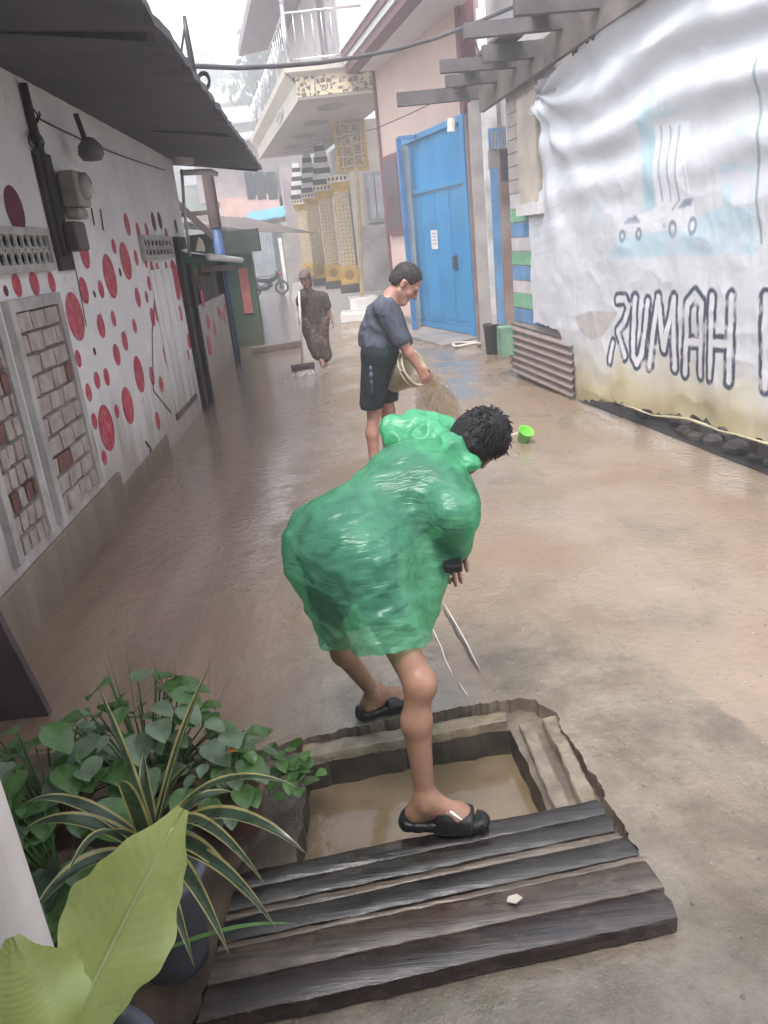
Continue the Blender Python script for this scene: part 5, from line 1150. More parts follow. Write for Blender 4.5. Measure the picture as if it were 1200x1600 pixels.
def m_film(name, c, tr, f, rough=.22):
    t = NT(name); n = t.noise(13, 5, None, .6, 1.2); n2 = t.noise(42, 4, t.map((1, 1, .6)), .6, .8)
    rid = t.math('ABSOLUTE', t.math('SUBTRACT', t.noise(8, 3, t.map((.35, 1.6, 1.6), rot=(0, .6, .2)), .5, .8), .5)); rid2 = t.math('ABSOLUTE', t.math('SUBTRACT', t.noise(15, 3, t.map((.25, 1.3, 1.7), rot=(.3, 1.0, -.2)), .5, .9), .5)); bm = t.bump(t.math('ADD', t.math('MULTIPLY', n, .25), t.math('ADD', t.math('MULTIPLY', rid, 2.0), t.math('MULTIPLY', rid2, .8))), .5, .02)
    a = t.bsdf(t.mix(t.mr(n, .35, .65), tuple(x*.85 for x in c), tuple(min(1, x*1.2) for x in c)), rough, bm, 0, .6)
    tl_ = t.shader('ShaderNodeBsdfTranslucent', Color=(*c, 1), Normal=bm)
    s = t.mixs(.45, a, tl_); trn = t.shader('ShaderNodeBsdfTransparent', Color=(*tr, 1))
    return t.done(t.mixs(t.mr(t.noise(5, 3), .3, .7, f-.06, f+.06), trn, s))
film = m_film('green_film', (.19, .57, .37), (.38, .80, .57), .46, .16)
coat = sdf_mesh('raincoat', rc, .007, film, boy, keep_coat, 2)
# hood lying bunched behind the neck, its rim running round to the jaw
hd = SDF(); hp_ = [at(612, 668, 2.60), at(640, 668, 2.62), at(675, 680, 2.55), at(708, 700, 2.46), at(738, 724, 2.42)]
for a, b_, r0, r1 in ((0, 1, .036, .047), (1, 2, .047, .040), (2, 3, .040, .030), (3, 4, .030, .020)): hd.cap(hp_[a], r0, hp_[b_], r1, .03)
hd.cap(at(620, 690, 2.55), .035, at(690, 720, 2.46), .034, .04); hd.cap(at(640, 700, 2.52), .03, at(715, 735, 2.42), .022, .03); hd.cap(at(640, 660, 2.72), .04, at(690, 668, 2.72), .045, .04)
hd.fx(lambda P, F: F-.011*(1-np.abs(2*vnoise(P*V(20, 20, 11), 4)-1)*1.9)-.003*(vnoise(P*40, 5)-.5))
sdf_mesh('hood', hd, .006, m_film('green_film_layers', (.14, .56, .32), (.35, .8, .5), .74), coat, lambda c: np.linalg.norm(c-hc, axis=1) > .098, 1)
# hem seam: a slightly denser welded edge
v_ = np.array([x.co for x in coat.data.vertices]); ed_ = [e for e in coat.data.edges]
# black scoop held below the sleeve
sc_ = thing('black_scoop', 'black plastic scoop held under the green raincoat sleeve', 'scoop', wrR)
b = MB(); p = at(703, 880, 2.27); b.hexa([p+V(-.02, -.05, -.014), p+V(.035, -.05, -.014), p+V(.05, .16, -.014), p+V(-.04, .16, -.014), p+V(-.02, -.05, .012), p+V(.035, -.05, .012), p+V(.055, .16, .03), p+V(-.045, .16, .03)]); mesh('pan', b, black_plastic, sc_, bevel=.006)
b = MB(); b.tube([p+V(.005, .15, .01), p+V(.03, .33, .0)], .014, 8); mesh('handle', b, black_plastic, sc_, True)

# ---------------- the man emptying the bucket
MY = 5.95
mm = lambda x, y, dy=0: at(x, y, MY+dy)
fb_ = gnd(588, 738); MYf = fb_[1]
man = thing('person', 'man in dark grey t-shirt and black shorts emptying a cream bucket', 'person', V(fb_[0], fb_[1], 0))
S = 1.0
hpR, hpL = mm(592, 555, -.09), mm(596, 553, .10); knR, knL = mm(584, 644, -.09), mm(606, 642, .12)
anR, anL = mm(584, 718, -.10), mm(608, 716, .14); anR[2] = anL[2] = .085
chs = mm(598, 497); nk = mm(613, 464); shR, shL = mm(600, 483, -.19), mm(606, 483, .19)
elR, wrR = mm(630, 537, -.20), mm(655, 576, -.16); elL, wrL = mm(634, 540, .22), mm(652, 572, .14)
HR = frame(V(.64, -.06, -.76), V(.72, -.03, .66)); hc = mm(633, 443)
bd = SDF(); torso(bd, hpL, hpR, chs, shL, shR, nk, S*1.04); limb_leg(bd, hpR, knR, anR, V(-1, 0, 0), S*.98); limb_leg(bd, hpL, knL, anL, V(-1, 0, 0), S*.98); limb_arm(bd, shR, elR, wrR, S*1.05); limb_arm(bd, shL, elL, wrL, S)
bd.cap(nk-V(.03, 0, .03), .064, hc-HR[2]*.05-HR[1]*.02, .058, .03); Wm = head_prims(bd, hc, HR, 1.12)
f1 = foot_prims(bd, anR, V(1, -.15, 0), S); toes(bd, *f1, S, 1); f2 = foot_prims(bd, anL, V(1, .1, 0), S); toes(bd, *f2, S, -1)
hand_prims(bd, wrR, unit(wrR-elR)+V(.1, .1, -.1), V(-.25, .9, -.1), V(.6, .1, .6), 1.05, .75); hand_prims(bd, wrL, unit(wrL-elL), V(-.25, -.9, -.1), V(.6, 0, .6), 1.0, .75)
sdf_mesh('body', bd, .007, skin_m, man, None, 1); eyes(Wm, man, 1.1)
hr = SDF(); hr.ell(Wm(0, -.018, .040), V(.084, .104, .094)*1.12, HR, .02); hr.ell(Wm(0, -.050, -.020), V(.072, .060, .062)*1.12, HR, .03); hr.fx(lambda P, F: F-.006*(vnoise(P*60, 2)-.5))
def hf2(P, F):
    q = (P-hc) @ HR.T/1.12
    F = np.maximum(F, (q[:, 1]-.052-.4*np.clip(q[:, 2]-.06, -.1, .1))*1.0); F = np.maximum(F, -(q[:, 2]+.055-.25*np.clip(q[:, 1]+.05, -.05, .2))); ear = (q[:, 2] < .02) & (q[:, 1] > -.035) & (np.abs(q[:, 0]) > .05); return np.where(ear, np.maximum(F, .01), F)
hr.fx(hf2); sdf_mesh('hair', hr, .006, m_hair('man_hair', (.018, .016, .017)), man, None, 1)
ts = SDF(); torso(ts, hpL+V(0, 0, .07), hpR+V(0, 0, .07), chs, shL, shR, nk-V(.03, 0, .035), S*1.12); ts.cap((hpL+hpR)/2+V(.06, 0, .13), .125, chs+V(.03, 0, -.05), .125, .08); ts.cap((hpL+hpR)/2+V(0, -.03, .13), .140, (hpL+hpR)/2+V(0, .03, .06), .146, .05); ts.cap(shR, .072, shR+(elR-shR)*.86, .064, .03); ts.cap(shL, .078, shL+(elL-shL)*.86, .070, .03)
def shirt_fx(P, F):
    d = unit(V(.5, .2, -.8)); q = P-np.outer(P @ d, d)*.75; return F-.010*(1-2*np.abs(2*vnoise(q*15, 3)-1))-.006*(vnoise(P*V(8, 8, 26), 9)-.5)
ts.fx(shirt_fx); bot = (hpL+hpR)/2+V(0, 0, .055); ts.cut(bot, V(-.15, 0, -1))
sdf_mesh('t_shirt', ts, .008, m_cloth('charcoal_cotton', (.068, .076, .104), 11, .7), man)
so = SDF(); so.cap(hpL, .128, hpR, .128, .05); so.cap((hpL+hpR)/2+V(0, 0, .07), .125, (hpL+hpR)/2, .13, .05); so.cap(hpR, .118, knR+V(-.01, 0, .07), .092, .03); so.cap(hpL, .118, knL+V(-.005, 0, .07), .090, .03)
so.fx(lambda P, F: F-.010*(1-2*np.abs(2*vnoise(P*V(16, 16, 4), 6)-1))); kz = (knR[2]+knL[2])/2+.055; so.cut((0, 0, kz), (0, 0, -1))
shorts = sdf_mesh('shorts', so, .008, m_cloth('black_shorts', (.010, .017, .021), 12, .6), man)
b = MB(); c0 = mm(581, 590, -.235)
pz_ = [mm(579, 572, -.218), mm(580, 582, -.225), mm(580, 592, -.230), mm(581, 604, -.227), mm(581, 616, -.216)]
for p, q, w in ((0, 1, .012), (1, 2, .018), (2, 3, .016), (3, 4, .012)): b.tube([pz_[p]+V(0, .012, 0), pz_[q]+V(0, .012, 0)], [w*.8, w], 6)
mesh('side_stripe', b, M('slate_print', (.05, .075, .10), .7, .3, 12), shorts, True)
# bucket
bkt = thing('bucket', 'cream plastic bucket tilted in the hands of the man', 'bucket', mm(632, 580))
axb = unit(V(.60, -.42, .30)); cbk = mm(625, 585, -.02)-axb*.10
b = MB(); b.lathe(cbk, [(.001, -.005), (.105, 0), (.112, .01), (.14, .235), (.152, .24), (.152, .255), (.136, .25), (.106, .02), (.001, .015)], 30, axb); b.lathe(cbk, [(.142, .2), (.148, .2), (.148, .212), (.142, .212)], 30, axb)
mesh('tub', b, M('cream_plastic', (.46, .40, .29), .4, .12, 5, .05, 20, stain=(.30, .22, .13), sscale=6), bkt, True)
e1_, e2_ = unit(np.cross(axb, V(0, 0, 1))), None; e2_ = np.cross(e1_, axb)
b = MB(); b.tube([cbk+axb*.235+e1_*.15*math.cos(t)+(e2_*.35-axb*.3)*.3*math.sin(t) for t in np.linspace(0, math.pi, 16)], .005, 6); mesh('handle', b, grey_metal, bkt, True)
# thrown muddy water: sheet and drops falling on the lane
def m_spray():
    t = NT('muddy_spray'); n = t.noise(9, 4, t.map((1.2, 1.2, .7)), .6)
    a = t.bsdf((.64, .53, .39), .3, None, 0, .5); tr = t.shader('ShaderNodeBsdfTransparent', Color=(1, 1, 1, 1))
    return t.done(t.mixs(t.mr(n, .28, .66, 0, .62), tr, a))
spr = MB(); rim = cbk+axb*.25+V(.03, 0, -.06); lands = gnd(700, 700, .03)
for s_ in range(5):
    rows = []
    for i in range(22):
        t = i/21; p = rim+(lands-rim)*V(t, t, t**1.9); wd = .06+.30*t
        rows.append([p+V((u-.5)*wd*1.2+.03*math.sin(i*.7+s_*2+u*5), (u-.5)*wd*(-1)**s_+.05*(s_-2)*t, .05*math.sin(u*7+s_+i*.4)*t) for u in np.linspace(0, 1, 9)])
    spr.grid(rows)
spray = mesh('thrown_water', spr, m_spray(), None, True); tag(spray, None, None, None, 'stuff')
dp_ = MB()
for k in range(70):
    t = rng.random()**.7; p = rim+(lands-rim)*V(t, t, t**1.9)+rng.normal(size=3)*V(.04+.11*t, .04+.12*t, .03+.05*t); p[2] = max(.012, p[2]); r = rng.uniform(.002, .005)
    dp_.add([p+V(0, 0, r*1.5), p+V(r, 0, 0), p+V(0, r, 0), p+V(-r, 0, 0), p+V(0, -r, 0), p-V(0, 0, r*1.5)], [(0, 1, 2), (0, 2, 3), (0, 3, 4), (0, 4, 1), (5, 2, 1), (5, 3, 2), (5, 4, 3), (5, 1, 4)])
mesh('droplet', dp_, M('drop_water', (.55, .48, .40), .1, .1), spray, True)

# ---------------- the woman with the push broom
WY = 12.67
wm = lambda x, y, dy=0: at(x, y, WY+dy)
wo_man = thing('person', 'barefoot woman in brown headscarf and long patterned skirt sweeping with a broom', 'person', V(-.78, WY, 0))
hpR, hpL = wm(486, 503, -.02)-V(.06, 0, 0), wm(500, 503, .03)+V(.03, 0, 0)
knR, knL = wm(492, 537, -.06), wm(502, 537, .0); anR, anL = wm(503, 566, -.1), wm(508, 563, .12); anR[2] = anL[2] = .085
chs = wm(488, 470); nk = wm(480, 452, -.05); shR, shL = wm(473, 459, -.1), wm(505, 463, .05)
elR, wrR = wm(468, 478, -.12), wm(469, 494, -.22); elL, wrL = wm(512, 482, .08), wm(518, 499, .05)
HR = frame(V(-.25, -.82, -.42), V(-.15, -.30, .92)); hc = wm(477, 436, -.12)
bd = SDF(); torso(bd, hpL, hpR, chs, shL, shR, nk, .95); limb_leg(bd, hpR, knR, anR, V(0, 1, 0), .9); limb_leg(bd, hpL, knL, anL, V(0, 1, 0), .9); limb_arm(bd, shR, elR, wrR, .92); limb_arm(bd, shL, elL, wrL, .92)
bd.cap(nk-V(0, 0, .03), .054, hc-HR[2]*.05, .05, .03); Ww = head_prims(bd, hc, HR, 1.02)
f1 = foot_prims(bd, anR, V(.25, -1, 0), .95); toes(bd, *f1, .95, -1); f2 = foot_prims(bd, anL, V(-.2, -1, 0), .95); toes(bd, *f2, .95, 1)
hand_prims(bd, wrR, V(.05, -.1, -1), V(-.2, -.8, 0), V(-.3, -.6, .1), .95, 1.3); hand_prims(bd, wrL, unit(wrL-elL), V(-.9, -.2, 0), V(0, -1, 0), .95, .4)
sdf_mesh('body', bd, .009, skin2, wo_man, None, 1); eyes(Ww, wo_man)
kf = SDF(); kf.ell(Ww(0, -.02, .045), V(.092, .112, .098), HR, .02); kf.cap(Ww(0, -.05, -.03), .075, Ww(0, -.06, -.12), .06, .04); kf.cap(Ww(-.06, 0, -.06), .025, Ww(-.04, .03, -.14), .02, .03); kf.cap(Ww(.06, 0, -.06), .025, Ww(.04, .03, -.14), .02, .03); kf.cap(Ww(-.06, .085, .075), .012, Ww(.06, .085, .075), .012, .03)
def kfx(P, F):
    q = (P-hc) @ HR.T; face = (q[:, 1] > .03) & (q[:, 2] < .06) & (np.abs(q[:, 0]) < .062); return np.where(face, np.maximum(F, .012), F-.008*(vnoise(P*22, 3)-.5))
kf.fx(kfx); sdf_mesh('headscarf', kf, .008, m_cloth('brown_scarf', (.135, .095, .088)), wo_man, None, 1)
bl_ = SDF(); torso(bl_, hpL+V(0, 0, .1), hpR+V(0, 0, .1), chs, shL, shR, nk-V(0, 0, .03), 1.12); bl_.cap(shR, .075, shR+(elR-shR)*.7, .075, .03); bl_.cap(shL, .075, shL+(elL-shL)*.75, .078, .03); bl_.cap((hpL+hpR)/2+V(0, 0, .2), .14, (hpL+hpR)/2+V(0, 0, .02), .155, .05)
bl_.fx(lambda P, F: F-.012*(1-2*np.abs(2*vnoise(P*V(14, 14, 5), 4)-1))); sdf_mesh('blouse', bl_, .01, m_cloth('brown_cotton', (.070, .048, .045), 14), wo_man)
sk_ = SDF(); ph_ = (hpL+hpR)/2; sk_.cap(hpR, .125, knR+V(0, 0, -.02), .105, .06); sk_.cap(hpL, .125, knL+V(0, 0, -.02), .11, .06); sk_.cap(knR, .105, V(knR[0]+.03, knR[1], .20), .10, .05); sk_.cap(knL, .11, V(knL[0]+.03, knL[1], .18), .115, .05); sk_.cap(ph_, .14, ph_+V(0, 0, .06), .13, .05)
sk_.fx(lambda P, F: F-.016*(1-2*np.abs(2*vnoise(P*V(13, 13, 2), 9)-1))); sk_.cut((0, 0, .15), (.25, 0, -1)); sdf_mesh('skirt', sk_, .01, m_cloth('batik', (.085, .062, .056), 12, .6, (.22, .15, .10)), wo_man)
br_ = thing('push_broom', 'push broom with white stick held by the sweeping woman', 'broom', wm(472, 573))
ba = wm(467, 455, -.26); bb = gnd(473, 571, .08); 
b = MB(); b.tube([ba, bb], .017, 8); mesh('stick', b, M('white_stick', (.62, .56, .55), .4, .08), br_, True)
b = MB(); b.bar(bb+V(-.18, -.02, 0), bb+V(.18, .08, 0), .09, .05); mesh('head', b, M('dark_head', (.09, .07, .075), .5), br_)
b = MB()
for i in range(46):
    for j in range(3): p = bb+V(-.178+.0078*i, -.02+.0021*i+.028*(j-1), -.02); b.tube([p, p+V(.004*math.sin(i*3), -.012+.006*j, -.058)], [.004, .005], 4)
mesh('bristle', b, M('grey_bristle', (.12, .09, .10), .7), br_)
fo = MB()
for k in range(70):
    p = gnd(473, 583, .01)+rng.normal(size=3)*V(.11, .16, .004); r = rng.uniform(.006, .02); p[2] = abs(p[2])*.5; fo.lathe(p, [(r, -.004), (r*.9, r*.25), (.001, r*.4)], 7)
tag(mesh('foam', fo, M('white_foam', (.62, .60, .58), .5, .1)), None, None, None, 'stuff')
# ------------------------------------------------------------------ plank cover over the drain
dc = thing('drain_cover', 'dark wet cover of long wooden planks laid across the near half of the drain', 'cover', (.05, 1.75, 0))
def m_plank(name, c, stain, paint=None):
    t = NT(name); v = t.map((1.6, 22, 22)); g = t.noise(2.2, 7, v, .6); n = t.noise(3, 5)
    col = t.mix(t.mr(g, .3, .7), tuple(x*.5 for x in c), tuple(x*1.45 for x in c)); col = t.mix(t.mr(t.noise(5, 8, t.map((1, 2.2, 1)), .7), .50, .60, 0, .75), col, stain)
    if paint: col = t.mix(t.mr(t.noise(6.5, 5, t.map((1, 2.2, 1), loc=(2, 1, 0)), .6), .66, .70), col, paint)
    wetn = t.noise(2.6, 4, t.map((1, 1.6, 1), loc=(5, 0, 0)))
    return t.done(t.bsdf(col, t.mr(wetn, .35, .62, .06, .38), t.bump(t.math('ADD', g, t.math('MULTIPLY', n, .6)), .45, .010), 0, .8))
TL, TR, BR, BL = V(-.56, 1.88, 0), V(.595, 2.035, 0), V(.69, 1.56, 0), V(-.60, 1.40, 0)
pm = [m_plank('plank_dark', (.018, .015, .014), (.05, .04, .032)), m_plank('plank_black', (.014, .012, .012), (.042, .033, .028), (.30, .05, .045)), m_plank('plank_brown', (.055, .037, .027), (.11, .08, .057)), m_plank('plank_purple', (.026, .016, .015), (.058, .042, .034)), m_plank('plank_worn', (.12, .088, .062), (.075, .056, .043))]
edges_ = [0, .15, .31, .37, .53, .575, .79, 1.0]; mi_ = [0, 0, 4, 1, 4, 2, 3]; hz = [.060, .063, .059, .062, .059, .062, .058]
for i in range(7):
    f0, f1 = edges_[i]+.0015, edges_[i+1]-.0015; rows = []; NX = 60
    def pt(u, f, z):
        l = TL+(BL-TL)*f; r = TR+(BR-TR)*f; end = .012*math.sin(i*5)+.03*(vnoise([[i*3.1, f*60, 1]])[0]-.5); p = l+(r-l)*u+V(0, (vnoise([[u*30, f*30, i]])[0]-.5)*.006, 0); p[0] += end*(u > .5); p[2] = z; return p
    b = MB(); prof = lambda u: [(f0, .006), (f0+.001, hz[i]-.003), (f0+.006, hz[i]), ((f0+f1)/2, hz[i]+.003*math.sin(u*9+i)), (f1-.006, hz[i]-.001), (f1-.001, hz[i]-.004), (f1, .006)]
    for k in range(NX+1): u = k/NX; rows.append([pt(u, f, z+.004*(vnoise([[u*14, f*40, 3]])[0]-.5)) for f, z in prof(u)])
    b.grid(rows); b.add(rows[0], [tuple(range(7))]); b.add(rows[-1], [tuple(range(7))[::-1]])
    mesh('plank', b, pm[mi_[i]], dc, True)
b = MB(); q = [at(795, 1402, 1.66), at(808, 1398, 1.67), at(817, 1404, 1.66), at(806, 1413, 1.65), at(792, 1410, 1.65)]; b.prism([V(p[0], gnd(*xy, .070)[1], .070) for p, xy in zip(q, ((795, 1402), (808, 1398), (817, 1404), (806, 1413), (792, 1410)))], (0, 0, .004)); mesh('pale_chip', b, M('pale_chip', (.55, .50, .42), .5), dc)
# pebbles and grit lying about on the concrete
pb_ = MB()
for k in range(420):
    x = rng.uniform(-.3, 2.0); y = rng.uniform(1.3, 4.2)
    if inside(np.array(PIT), np.array([[x, y]]))[0] or (y < 2.1 and -.7 < x < .75 and y > 1.35): continue
    r = rng.uniform(.0025, .008)*(1.9 if rng.random() > .96 else 1); pb_.lathe((x, y, -.001), [(r, 0), (r*.85, r*.45), (r*.3, r*.7), (.0005, r*.72)], 6)
tag(mesh('grit', pb_, M('grit_grey', (.20, .18, .155), .6, .5, 30)), None, None, None, 'stuff')

# ------------------------------------------------------------------ plants in the near corner
def m_leaf(name, c, vein=None, gloss=.3, trans=.35, var=.3):
    t = NT(name); n = t.noise(14, 4); col = t.mix(t.mr(n, .3, .7), tuple(x*(1-var) for x in c), tuple(x*(1+var) for x in c))
    a = t.bsdf(col, t.mr(n, .3, .7, gloss-.08, gloss+.15), t.bump(t.noise(40, 3), .25, .004), 0, .5); tl_ = t.shader('ShaderNodeBsdfTranslucent', Color=(c[0]*1.5, c[1]*1.5, c[2]*1.0, 1))
    return t.done(t.mixs(trans, a, tl_))
lf_dark = m_leaf('leaf_dark', (.055, .095, .058)); lf_cream = m_leaf('leaf_cream', (.46, .42, .20)); lf_mid = m_leaf('leaf_mid', (.10, .205, .065)); lf_sil = m_leaf('leaf_silver', (.18, .25, .165)); lf_yel = m_leaf('leaf_lime', (.50, .58, .24), None, .25, .4, .10); lf_old = m_leaf('leaf_orange', (.42, .15, .04))
def blade(mb, base, d, length, width, droop, side=None, n=14, cols=6, prof='strap', fold=.25, wave=0, matf=None, twist=0, ph=0):
    d = unit(d); up = V(0, 0, 1); side = unit(np.cross(d, up)) if side is None else unit(side); p = np.array(base, float); rows = []; dirv = d.copy()
    for i in range(n+1):
        t = i/n
        if prof == 'strap': w = width*min(1, .55+t*2.2)*(1-max(0, (t-.45)/.55)**1.6)
        elif prof == 'broad': w = width*math.sin(math.pi*min(1, (t*.97+.03))**.75)**.8
        else: w = width*(.42+.75*math.sin(math.pi*min(1, t*.96+.02))**.9)*(1-.72*max(0, (t-.55)/.45)**1.5)*(1+.07*math.sin(t*17+ph)+.03*math.sin(t*41))
        sd = unit(side*math.cos(twist*t)+np.cross(dirv, side)*math.sin(twist*t)); nr = unit(np.cross(sd, dirv)); r = []
        for c in range(cols+1):
            u = 2*c/cols-1; r.append(p+sd*u*w/2+nr*(abs(u)*w*.5*fold+wave*w*math.sin(t*11+ph+(2 if u > 0 else 0))*abs(u)**2+(.0007*math.sin(t*120-abs(u)*14)*min(1, abs(u)*4)+.004*(abs(u) < .08) if prof == 'fern' else 0)))
        rows.append(r); p = p+dirv*length/n; dirv = unit(dirv-up*droop/n*(.4+1.4*t))
    mb.grid(rows, matf if matf else 0)
# variegated rosette
vp = thing('variegated_plant', 'strap-leaved plant with cream-edged dark leaves spilling from a grey-blue pot', 'plant', (-.70, 1.62, 0)); cx = at(232, 1318, 1.62)
b = MB(); vf = lambda i, j: 1 if j in (0, 6) else (1 if j in (2,) and False else 0)
targets = [(300, 1078, .05), (160, 1100, -.0), (420, 1200, -.10), (440, 1305, -.22), (400, 1275, -.05), (405, 1410, -.3), (360, 1370, -.25), (330, 1450, -.35), (290, 1450, -.4), (60, 1280, 0), (45, 1250, .1), (100, 1350, -.1), (75, 1400, -.2), (215, 1190, .1), (185, 1200, -.15), (345, 1230, .1), (270, 1200, .05), (125, 1300, -.25), (200, 1440, -.4), (370, 1330, -.35)]
for k, (x, y, dy) in enumerate(targets):
    e = at(x, y, 1.62+dy); d = e-cx; L_ = np.linalg.norm(d); dn = unit(d); lift = .75 if y > 1180 else .12
    blade(b, cx+V(.01*math.sin(k*2), .01*math.cos(k*2), -.05), dn+V(0, 0, lift), L_*1.20+.03, .042+.012*(k % 3 == 0)+(.008 if k < 2 else 0), 2.1*lift+.1, None, 16, 7, 'strap', .5, 0, vf)
mesh('leaves', b, [lf_dark, lf_cream], vp, True)
b = MB(); c0 = V(cx[0], cx[1], 0); b.lathe(c0+V(.0, 0, 0), [(.001, 0), (.085, 0), (.12, cx[2]-.10), (.135, cx[2]-.10), (.135, cx[2]-.07), (.115, cx[2]-.07), (.10, cx[2]-.10), (.001, cx[2]-.10)], 28); mesh('pot', b, M('grey_blue_pot', (.16, .17, .21), .5, .15, 4), vp, True)
# big lime leaf of a nest fern close to the camera
nf_ = thing('nest_fern', 'big glossy lime-green nest fern leaf with wavy edges closest to camera', 'plant', (-.62, .78, 0))
b0 = at(95, 1640, .80); tp = at(285, 1275, .98); d = tp-b0; sd_ = unit(np.cross(unit(d), unit(at(200, 1450, .9)-EYEP)))
b = MB(); blade(b, b0, unit(d)+V(0, 0, .06), np.linalg.norm(d)*1.03, .145, .10, sd_, 110, 16, 'fern', .60, .12, None, .25, .6)
l0 = at(70, 1660, .74); l1 = at(20, 1475, .80); blade(b, l0, unit(l1-l0), np.linalg.norm(l1-l0)*1.05, .13, .1, unit(np.cross(unit(l1-l0), unit(l0-EYEP))), 80, 14, 'fern', .35, .12, None, -.2, 2.2)
blade(b, b0+V(-.05, -.05, -.1), V(-.5, -.5, .6), .4, .12, .6, None, 20, 8, 'fern', .3, .1); blade(b, b0+V(.02, -.08, -.1), V(.5, -.8, .6), .4, .12, .6, None, 20, 8, 'fern', .3, .1)
mesh('leaves', b, lf_yel, nf_, True)
E_ = [np.mean([b.v[r_*17+8]], axis=0) for r_ in range(0, 104, 4)]; mr_ = MB(); mr_.tube([np.array(q)+V(0, -.001, .0015) for q in E_], [.0042*(1-.7*k/26) for k in range(len(E_))], 7); mesh('midrib', mr_, m_leaf('leaf_rib', (.58, .64, .34), None, .25, .2, .06), nf_, True)
b = MB(); rib = [b0+(tp-b0)*t+sd_*.0+V(0, 0, .012*math.sin(t*3)) for t in np.linspace(.02, .9, 12)]; 
c0 = V(b0[0], b0[1]-.03, 0); zt = b0[2]-.08; b.lathe(c0, [(.001, 0), (.10, 0), (.13, zt), (.145, zt), (.145, zt+.03), (.12, zt+.03), (.11, zt), (.001, zt)], 24); mesh('pot', b, M('dark_pot', (.09, .10, .13), .5), nf_, True)
# broad-leaved pot plants behind
def broad_plant(name, label, c, n, R, h, size, seed, mats, grp=None):
    r = np.random.default_rng(seed); t = thing('leafy_plant', label, 'plant', V(c[0], c[1], 0), grp); b = MB(); s = MB()
    for k in range(n):
        a = r.uniform(0, 6.283); q = math.sqrt(r.uniform(.02, 1))*R; tip = V(c[0]+q*math.cos(a), c[1]+q*math.sin(a)*.8, h*(1.0-.45*(q/R)**2)*r.uniform(.7, 1.08)); root = V(c[0]+.2*(tip[0]-c[0]), c[1]+.2*(tip[1]-c[1]), .05)
        s.tube([root, (root+tip)/2+V(0, 0, .06), tip], .003, 5, 0, False); m = int(r.integers(0, len(mats)*2)) % len(mats); sz = size*r.uniform(.45, 1.25)
        blade(b, tip, V(math.cos(a), math.sin(a)-.35, r.uniform(-.5, .15)), sz, sz*.78, .7, None, 9, 6, 'broad', r.uniform(.1, .35), .03, (lambda mm_: (lambda i, j: mm_))(m), 0, r.uniform(0, 6))
    mesh('leaves', b, mats, t, True); mesh('stem', s, lf_mid, t, True)
    pz = .16; p = MB(); p.lathe((c[0], c[1], 0), [(.001, 0), (.09, 0), (.12, pz), (.13, pz), (.13, pz+.02), (.105, pz+.02), (.10, pz-.01), (.001, pz-.01)], 20); mesh('pot', p, M('clay_pot', (.20, .11, .08), .7, .25, 6), t, True)
pls = [(-1.22, 2.15, 60, .30, .48, .125, 3, 'dense leafy pot plant with silvery leaves at far left of the plants', [lf_mid, lf_sil]),
       (-.90, 2.22, 60, .27, .56, .115, 5, 'leafy pot plant with the tallest rounded leaves behind the striped plant', [lf_sil, lf_mid, lf_mid]),
       (-.62, 2.15, 46, .22, .40, .10, 8, 'leafy green pot plant with one orange leaf beside the striped plant', [lf_mid, lf_sil]),
       (-1.05, 1.80, 46, .26, .40, .13, 9, 'dark leafy pot plant behind the white post', [lf_mid, lf_dark])]
for x, y, n, R, h, sz, sd2, lab, ms in pls: broad_plant('p', lab, (x, y), n, R, h, sz, sd2, ms)
cr_ = thing('creeping_plant', 'small bright creeping plant trailing over the corner of the drain', 'plant', V(-.43, 2.22, 0)); b = MB(); c = gnd(452, 1200, .12); r = np.random.default_rng(4)
for k in range(30): blade(b, c+V(*(r.normal(size=3)*V(.045, .05, .025))), r.normal(size=3)*V(1, 1, .3)+V(.2, -.3, .1), r.uniform(.04, .075), .05, .6, None, 7, 5, 'broad', .2, .03)
s = MB(); s.tube([V(-.66, 2.12, .05), V(-.58, 2.16, .22), c], .005, 6); s.tube([c, c+V(.07, -.02, .03), c+V(.085, 0, .02)], .002, 5); mesh('leaves', b, lf_mid, cr_, True); mesh('stem', s, lf_mid, cr_, True)
b = MB(); b.add(*([at(360, 1172, 2.0), at(372, 1168, 2.0), at(370, 1180, 2.0)], [(0, 1, 2)])); 
b = MB(); blade(b, at(355, 1175, 2.03), V(1, -.2, .3), .035, .025, .4, None, 6, 4, 'broad', .2); tag(mesh('orange_leaf', b, lf_old, None, True), 'tiny withered orange leaf among the green pot plants', 'leaf')
gr_ = MB(); r = np.random.default_rng(2)
for k in range(26):
    x = r.uniform(180, 330); y0 = r.uniform(1050, 1080); q = at(x, y0, 2.35); e = at(x+r.uniform(-25, 40), y0-r.uniform(20, 95), 2.35); blade(gr_, q-V(0, 0, .15), unit(e-q), np.linalg.norm(e-q)+.15, .009, .15, None, 8, 2, 'strap', .1)
tag(mesh('grass_tuft', gr_, lf_mid, None, True), 'tuft of thin upright grass blades behind the leafy plants', 'grass')
gb = MB(); blade(gb, at(255, 1485, 1.25), V(.7, .1, .15), .30, .012, .7, None, 14, 2, 'strap', .2); blade(gb, at(250, 1470, 1.25), V(-.5, .1, .4), .22, .012, .7, None, 14, 2, 'strap', .2)
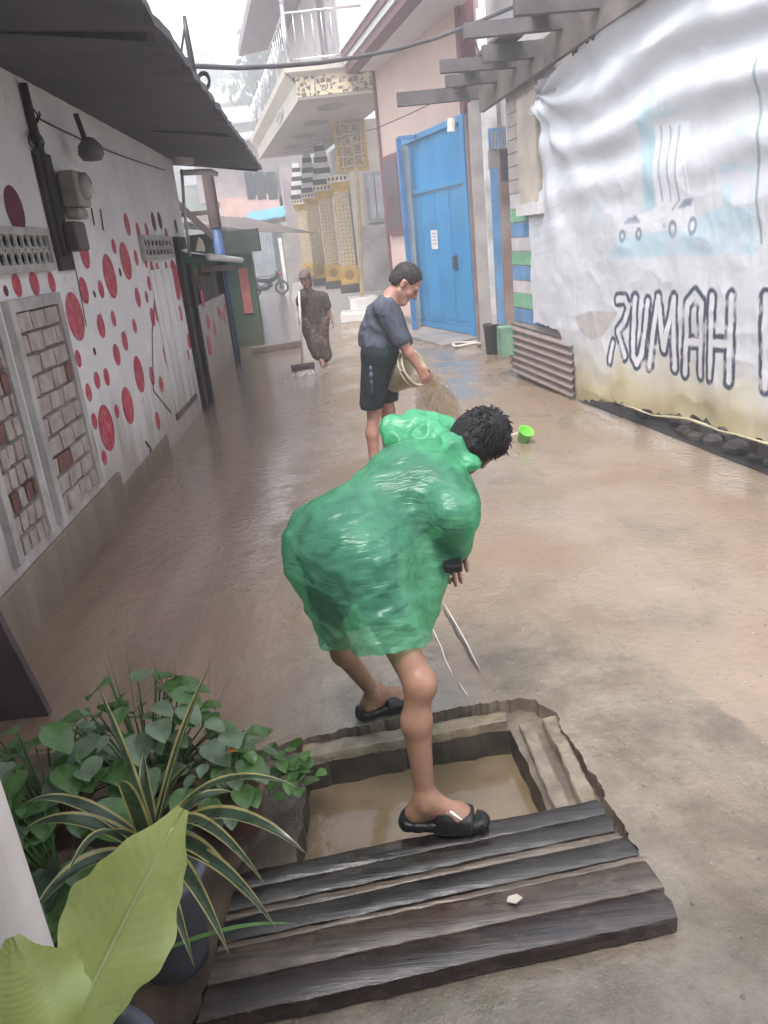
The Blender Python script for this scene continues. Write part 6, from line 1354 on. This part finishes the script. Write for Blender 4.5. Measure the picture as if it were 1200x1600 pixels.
tag(mesh('long_grass_blade', gb, lf_mid, None, True), 'long thin grass blades arching low between lime leaf and planks', 'grass')
# soil bed the pots stand on
bd_ = MB(); pts_ = ragged([(-2.0, 1.25), (-.62, 1.25), (-.56, 1.9), (-.6, 2.35), (-.8, 2.55), (-1.7, 2.7)], .06, .03, 8); bd_.prism([V(p[0], p[1], .002) for p in pts_], (0, 0, .035)); tag(mesh('planting_bed', bd_, M('muddy_soil', (.105, .075, .055), .6, .4, 7, .6, 20)), kind='structure')
# near white porch post
porch = thing('porch', 'porch with a round pinkish-white post at left, unseen roof and wall added for shade', 'porch', (-.88, 1.2, 0))
pp_ = MB(); pc = at(60, 1450, 1.2); pp_.lathe((pc[0]-.11, 1.2, 0), [(.12, 0), (.125, .02), (.11, .06), (.11, 2.9), (.0, 2.9)], 28); mesh('post', pp_, M('pinkish_white', (.60, .54, .52), .5, .08, 2), porch, True)
b = MB(); b.box((-3.2, -2.6, 3.1), (2.2, .15, 3.2)); b.box((-1.0, .15, 2.9), (-.76, 1.32, 3.1)); b.box((-3.2, .03, 2.98), (2.2, .15, 3.1)); mesh('roof', b, M('added_shade_roof', (.30, .28, .27), .7, .15, 2), porch)  # roof out of view, added to shade the near ground
b = MB(); b.box((-3.2, -2.8, -.1), (3.2, -2.6, 3.2)); mesh('wall', b, M('added_shade_wall', (.36, .33, .31), .7, .15, 2), porch)  # unseen wall behind the camera, added to cut light on the foreground
# ------------------------------------------------------------------ rain-laden air
hz_b = MB(); hz_b.box((-240, -25, -1.2), (240, 170, 26)); 
hzm = bpy.data.materials.new('rain_haze'); hzm.use_nodes = True; nn = hzm.node_tree.nodes; nn.clear(); o_ = nn.new('ShaderNodeOutputMaterial'); pv = nn.new('ShaderNodeVolumePrincipled'); pv.inputs['Color'].default_value = (.97, .975, 1.0, 1); pv.inputs['Density'].default_value = .0135; pv.inputs['Anisotropy'].default_value = .2
hzm.node_tree.links.new(pv.outputs[0], o_.inputs['Volume']); tag(mesh('haze', hz_b, hzm), kind='stuff')
